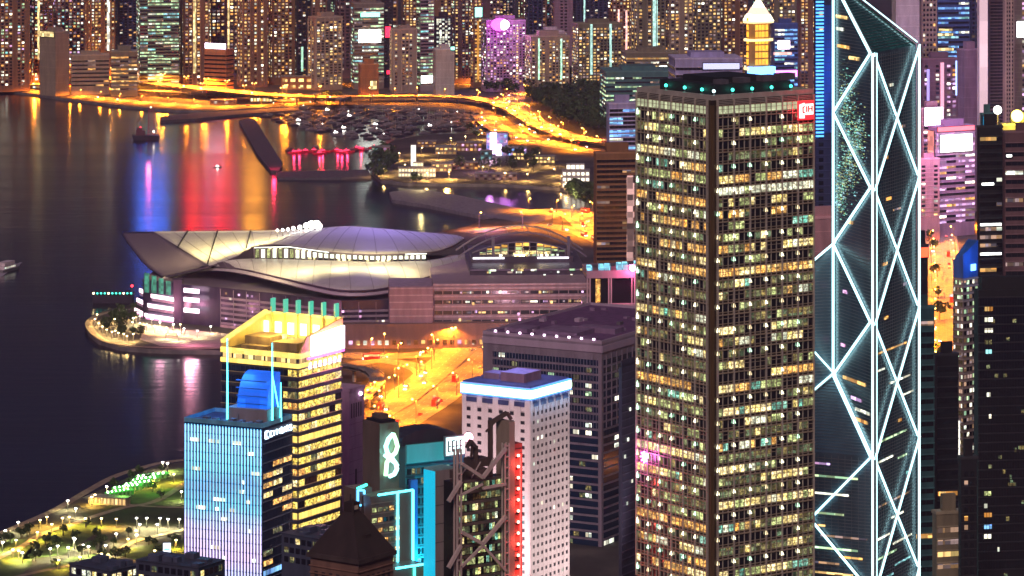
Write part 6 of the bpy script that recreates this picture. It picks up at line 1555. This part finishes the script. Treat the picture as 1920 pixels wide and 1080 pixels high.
# ------------------------------------------------------------------ boats
hullw = wall('hull_white', (.24,.23,.27), .4, .1); hulld = wall('hull_dark', (.05,.045,.07), .5); cabm = wall('cabin_cream', (.2,.18,.2), .5)
def boat_proto(name, label, group, L, W, hm, mast=0, light=None, cab=True):
    r = thing(name, label, 'boat', (0,0,-500), 0, group); m = MB(); n = 8; pts = []
    def sec(t, w_, z): return (-L/2+L*t, w_, z)
    prof = [(0,.8),(.25,1),(.6,.95),(.85,.55),(1,.04)]
    for (t0, w0), (t1, w1) in zip(prof, prof[1:]):
        m.hexa([sec(t0,-W/2*w0*.7,-.5),sec(t1,-W/2*w1*.7,-.5),sec(t1,W/2*w1*.7,-.5),sec(t0,W/2*w0*.7,-.5),sec(t0,-W/2*w0,1.3+t0*.4),sec(t1,-W/2*w1,1.3+t1*.5),sec(t1,W/2*w1,1.3+t1*.5),sec(t0,W/2*w0,1.3+t0*.4)], hm)
    m.build('hull', r)
    if cab:
        m = MB(); m.hexa([(-L*.25,-W*.33,1.3),(L*.2,-W*.33,1.3),(L*.2,W*.33,1.3),(-L*.25,W*.33,1.3),(-L*.22,-W*.28,3.0),(L*.1,-W*.28,3.0),(L*.1,W*.28,3.0),(-L*.22,W*.28,3.0)], cabm); m.build('cabin', r)
        m = MB(); m.box(-L*.2, L*.1, -W*.34, -W*.31, 1.9, 2.5, light or dark); m.build('cabin_window', r)
    if mast: m = MB(); m.cyl(0, 0, .16, 1.2, mast, wall('mast_alloy', (.5,.48,.5), .4), 5, .07); m.beam((0,0,2.6), (-L*.38,0,2.7), .16, MATS['mast_alloy']); m.build('mast', r)
    if light: m = MB(); m.ball((-L*.1, 0, 3.6), .38, light, 6, 4); m.build('deck_light', r)
    return r
yb = boat_proto('sailing_yacht', 'moored pale sailing yacht with a bare mast in the typhoon shelter', 'moored sailing yachts', 13, 4, hullw, 16)
mb = boat_proto('motor_boat', 'moored dark motor boat in the typhoon shelter', 'moored motor boats', 14, 4.6, hulld)
lb = boat_proto('motor_boat', 'moored boat with a small white deck light in the typhoon shelter', 'lit motor boats', 14, 4.6, hullw, 0, L_white)
rb = boat_proto('work_boat', 'low boat glowing red in the row inside the harbour wall', 'red lit boats', 15, 5, wall('hull_red', (.4,.03,.06), .5), 6, glow('deck_red', (1,.02,.08), 4, sample=True))
shelter = [(480,206),(640,200),(760,202),(880,210),(922,226),(920,240),(800,250),(740,258),(700,268),(560,240),(500,222)]
k = 0; tries = 0; placed = []
while k < 190 and tries < 9000:
    tries += 1; p = (rn.uniform(480,925), 200+(rn.random()**1.3)*62)
    if not inside(p, shelter): continue
    g = G(*p, 0)
    if any((g-q).length < 17 for q in placed): continue
    placed.append(g); copy_thing(rn.choice([yb,yb,mb,mb,mb,lb] if rn.random() < .45 else [mb,mb,yb]), g, rn.choice((0, math.pi))+rn.gauss(.25,.25)); k += 1
for (px, py) in ((552,287),(562,286),(575,285),(591,284),(600,289),(606,285),(634,284),(642,287),(652,285),(671,279),(678,281),(704,278)):
    g = G(px, py, 0); copy_thing(rb, g, rn.uniform(-.5,.5))
    if px % 2 == 0: lamp('POINT', 'red_deck_glow', (g.x, g.y-8, 5), 2600, (1,.03,.1), None, 1)
for (px, py) in ((545,282),(590,278),(628,281),(660,283),(625,248),(687,282)): copy_thing(mb, G(px, py, 0), rn.uniform(0,3))
copy_thing(lb, G(408, 314, 0), .4, 'lone lit boat out on the red reflection', .6)['group'] = 'lone boats'
lamp('POINT', 'red_wall_glow', G(514, 300, 12), 9000, (1,.02,.08), None, 2)
# derrick barge
r = thing('derrick_barge', 'dark derrick barge with a red lit upright tower on the open water', 'barge', G(274, 262, 0), .1)
m = MB(); m.hexa([(-13,-7,-1),(13,-7,-1),(13,7,-1),(-13,7,-1),(-15,-8,5),(15,-8,5),(15,8,5),(-15,8,5)], hulld); m.build('hull', r)
m = MB(); m.box(-11,-1,-4,4,5,10,wall('barge_house', (.12,.05,.07), .6)); m.box(-10,-4,-3,3,10,13,MATS['barge_house']); m.build('deckhouse', r)
m = MB()
for sx in (2, 9):
    for sy in (-3, 3): m.beam((sx, sy, 5), (sx+(.8 if sx < 5 else -.8), sy*.7, 34), .9, wall('barge_red', (.35,.06,.09), .5))
for k in range(7): m.beam((2.2,-3,6+k*4),(8.8,-3,10+k*4),.6,MATS['barge_red']); m.beam((8.8,-3,6+k*4),(2.2,-3,10+k*4),.6,MATS['barge_red']); m.beam((2.2,-3,6+k*4),(8.8,-3,6+k*4),.6,MATS['barge_red'])
m.build('derrick_tower', r)
m = MB(); m.beam((5,0,33), (-12,0,17), .7, hulld); m.build('jib', r)
for (x, z, mt) in ((8,9,L_white),(-6,14,L_red),(5,34.8,L_warm)): m = MB(); m.ball((x,-4.5 if z < 30 else 0,z), .7, mt, 6, 4); m.build('deck_light', r)
lamp('POINT', 'barge_glow', G(274, 262, 16)+Vector((4,-16,0)), 9000, (1,.12,.25), None, 2)
# harbour ferry at the left edge
r = thing('harbour_ferry', 'pale ferry cut by the left edge of the open water', 'ferry', G(14, 508, 0), R(70))
m = MB(); m.hexa([(-14,-3.2,-.6),(12,-3.2,-.6),(12,3.2,-.6),(-14,3.2,-.6),(-15,-4,2.4),(12,-4,2.4),(12,4,2.4),(-15,4,2.4)], hullw); m.hexa([(12,-3.2,-.6),(19,-.3,0),(19,.3,0),(12,3.2,-.6),(12,-4,2.4),(21,-.4,3),(21,.4,3),(12,4,2.4)], hullw); m.build('hull', r)
for k in range(2): m = MB(); m.box(-12+k, 9-k*3, -3.4, 3.4, 2.4+k*2.8, 5+k*2.8, wall('ferry_house', (.6,.52,.6), .5)); m.build('deckhouse', r)
for s in (-1, 1):
    for k in range(7): m = MB(); m.box(-11+k*2.7, -9.3+k*2.7, s*3.42-.06, s*3.42+.06, 3, 4.3, wW); m.build('window', r)
# foam of the ferry's wake on the water
m = MB(); a = G(-60, 545, .05); b_ = G(40, 492, .05); d = (b_-a).normalized(); nn = Vector((-d.y, d.x, 0)); prev = None
fm = wall('wake_foam', (.35,.33,.42), .8, .6, scale=.4)
for k in range(40):
    t = k/39; p = a.lerp(b_, t); wdt = 1+9*(1-t)
    if k % 1 == 0 and prev: m.poly([prev[0], p-nn*wdt*rn.uniform(.6,1), p+nn*wdt*rn.uniform(.6,1), prev[1]], fm); 
    prev = (p-nn*wdt, p+nn*wdt)
m.build('wake_foam', None, 'stuff')

# ------------------------------------------------------------------ yacht club and causeway buildings
pclub = lamp_proto('street_lamp', 'amber lamp among the boat sheds and yacht club buildings', 'lamps of the yacht club yard', 7, 1, L_warm, (1,.55,.14), 30000, cone=172)
for p_ in ((760,322),(800,338),(816,330),(842,336),(858,316),(890,312),(905,326),(938,316),(948,338),(990,318),(1010,300),(1040,330),(1052,344),(1062,356),(822,300),(846,272),(872,268),(790,290),(750,300),(905,262),(720,330),(990,340),(1030,312)):
    copy_thing(pclub, G(*p_, LZ), rn.uniform(0,6))
drop(pclub)
def shed(name, label, px, py, w_, d_, h, rgb, rot=0, lit=None, n=6, rows=2, cat='building', roof='flat'):
    g = G(px, py, LZ); r = thing(name, label, cat, g, rot); wm = wall('shed_'+rgb, WM[rgb], .7)
    m = MB(); m.box(-w_/2, w_/2, 0, d_, -.5, h, wm); m.build('wall', r); m = MB()
    if roof == 'flat': m.box(-w_/2-.4, w_/2+.4, -.4, d_+.4, h, h+.5, concrete)
    else: m.hexa([(-w_/2-.5,-.5,h),(w_/2+.5,-.5,h),(w_/2+.5,d_+.5,h),(-w_/2-.5,d_+.5,h),(-w_/2-.5,d_/2-.2,h+h*.4),(w_/2+.5,d_/2-.2,h+h*.4),(w_/2+.5,d_/2+.2,h+h*.4),(-w_/2-.5,d_/2+.2,h+h*.4)], wm)
    m.build('roof', r)
    for k in range(n):
        for q in range(rows):
            z0 = h*(q+.2)/rows; me = pane_mesh(w_/n*.62, h/rows*.5, .15, lit[(k+q) % len(lit)] if lit else dark, 'window'); put('window', me, r, (-w_/2+w_*(k+.5)/n, -.03, z0))
    return r
amber = glow('club_amber', (1,.62,.18), 1.5, .7, 1.2, 4, sample=True); crm = glow('club_cream', (1,.88,.5), 1.3, .7, 1.2, 4, sample=True)
r = shed('yacht_club', 'cream lit colonnaded yacht club house on the water', 782, 332, 36, 12, 9, 'pale', 0, [crm], 12, 2)
m = MB(); m.box(-4,6,3,9,9.5,14,wall('shed_pale', WM['pale'])); m.build('upper_storey', r)
for k in range(4): put('window', pane_mesh(1.8, 2.4, .15, crm, 'window'), r, (-2.6+k*2.4, 2.95, 10.6))
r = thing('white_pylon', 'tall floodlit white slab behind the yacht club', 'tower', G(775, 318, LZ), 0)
m = MB(); m.box(-2.4,2.4,0,4,-1,24,glow('pylon_glow', (1,.96,.85), 1.0)); m.build('shaft', r); m = MB(); m.box(-2.8,2.8,-.4,4.4,24,25,concrete); m.build('cap', r)  # the slab itself glows, its floodlight put into the colour
sm = [('boat_shed','low shed with a green wall beside the red lit boats',706,302,10,14,14,'teal',0,[wT,wG]),
      ('boat_shed','reddish shed next to the green walled shed',722,300,9,14,13,'rose',0,[wP,dark]),
      ('workshop','amber lit workshop behind the yacht club',828,322,20,10,8,'beige',0,[amber,wO]),
      ('workshop','long dim workshop beside the inlet',868,318,30,12,7,'umber',0,[wO,dark,wD]),
      ('clubhouse','small mint lit clubhouse beyond the amber workshop',912,300,12,10,9,'teal',0,[wT,dark]),
      ('boat_house','wide dim boat house east of the club',880,284,26,14,9,'brown',0,[wO,wD,wP]),
      ('boat_house','boat house with a dark roof by the boats',836,290,22,14,8,'beige',0,[wO,wY]),
      ('boat_house','low boat house near the boats edge',800,276,20,12,6,'umber',0,[wD,wO]),
      ('white_building','white violet glowing building under the junction roads',932,290,22,14,22,'lilac',0,[wP,wB]),
      ('low_hall','violet lit hall beside the white violet glowing building',962,292,28,14,8,'lilac',0,[wB,wP]),
      ('gate_house','ring lit yellow gate house beyond the inlet',972,300,12,8,8,'olive',0,[wY,amber]),
      ('canteen','yellow lit canteen near the road',1022,306,20,9,7,'olive',0,[amber,wY]),
      ('gas_station','low dim depot beside the curved inlet',930,338,40,14,6,'plum',0,[dark,wD])]
for (n_, l_, px, py, w_, d_, h, c_, ro, li) in sm: shed(n_, l_, px, py, w_, d_, h, c_, ro, li, max(3, int(w_/4)), 2 if h < 12 else 4)
r = thing('marquee_sign', 'white violet light wall on the side of the junction building', 'sign', G(925, 292, LZ), 0)
m = MB(); m.box(-3.5,3.5,-2,-.6,2,24,glow('violet_wall', (.9,.6,1), 2.2, sample=True)); m.build('light_wall', r); m = MB(); m.box(2.8,8,-2.6,-1.8,.5,12,s_pw); m.build('light_wall', r)
r = shed('glass_pavilion', 'brilliant cream lit glass pavilion between the trees and the brown tower', 1080, 352, 26, 16, 16, 'pale', 0, [glow('pavilion_cream', (1,.92,.68), 1.7, .8,1.15,5, sample=True)], 6, 3)
m = MB(); m.box(-9,8,3,12,16.5,22,wall('shed_pale', WM['pale'])); m.build('upper_storey', r)
for k in range(4): put('window', pane_mesh(3.2, 3.4, .15, MATS['pavilion_cream'], 'window'), r, (-7+k*4.3, 2.95, 17.6))
lamp('POINT', 'club_glow', G(790, 338, 10)+Vector((0,-10,0)), 16000, (1,.75,.3), None, 2); lamp('POINT', 'workshop_glow', G(838, 322, 10)+Vector((0,-8,0)), 26000, (1,.5,.08), None, 2)
lamp('POINT', 'pavilion_glow', G(1070, 362, 12)+Vector((0,-10,0)), 22000, (1,.75,.4), None, 3)
lamp('POINT', 'violet_glow', G(918, 300, 14)+Vector((0,-10,0)), 20000, (.8,.3,1), None, 3)
lamp('POINT', 'street_pool', G(918, 408, 14), 16000, (1,.35,.85), None, 2)
# floodlit shore cluster under the viaducts, left of the shelter
for (n_, l_, px, py, w_, h, c_, li) in (('depot','cream lit waterfront depot at the end of the harbour wall',490,192,26,7,'beige',[crm,amber]),('depot','amber lit depot beside the cream lit one',536,190,30,7,'olive',[amber,wO,crm]),
      ('depot','teal lit shed beside the dark trees',598,188,14,7,'teal',[wT,dark]),('low_shed','dark shed with two white lamps near the harbour wall',418,196,30,5,'plum',[dark,wW,dark]),
      ('low_shed','low white lamped shed under the lower viaduct',22,160,40,4,'beige',[wW,dark,wY]),('low_shed','low shed in a row under the expressway',80,166,36,4,'beige',[dark,wW,wO]),
      ('domed_hall','long amber roofed hall just behind the expressway',580,168,70,16,'orange',[amber,wO,wY])):
    shed(n_, l_, px, py, w_, 14, h, c_, 0, li, 7, 1 if h < 10 else 2)
for p in (pl, pa, pp): drop(p)
for g in (tp, ft, pk, pr, st_): 
    for p in g: drop(p)
for p in cars+[bus, yb, mb, lb, rb, p_exp, p_via, p_int, p_cen, p_shore, p_back_fill]: drop(p)
# shore lamps seen far out, plus lamps in the wooded park and at the junction

# night haze over the harbour
hz = bpy.data.materials.new('haze'); hz.use_nodes = True; hn = hz.node_tree; hn.nodes.clear()
ho = hn.nodes.new('ShaderNodeOutputMaterial'); hv = hn.nodes.new('ShaderNodeVolumePrincipled')
hv.inputs['Color'].default_value = (.82,.72,1,1); hv.inputs['Density'].default_value = HAZE; hv.inputs['Anisotropy'].default_value = .55
hn.links.new(hv.outputs[0], ho.inputs['Volume'])
m = MB(); m.box(-9800, 9800, -700, 15300, -6, 460, hz); m.build('haze', None, 'stuff')
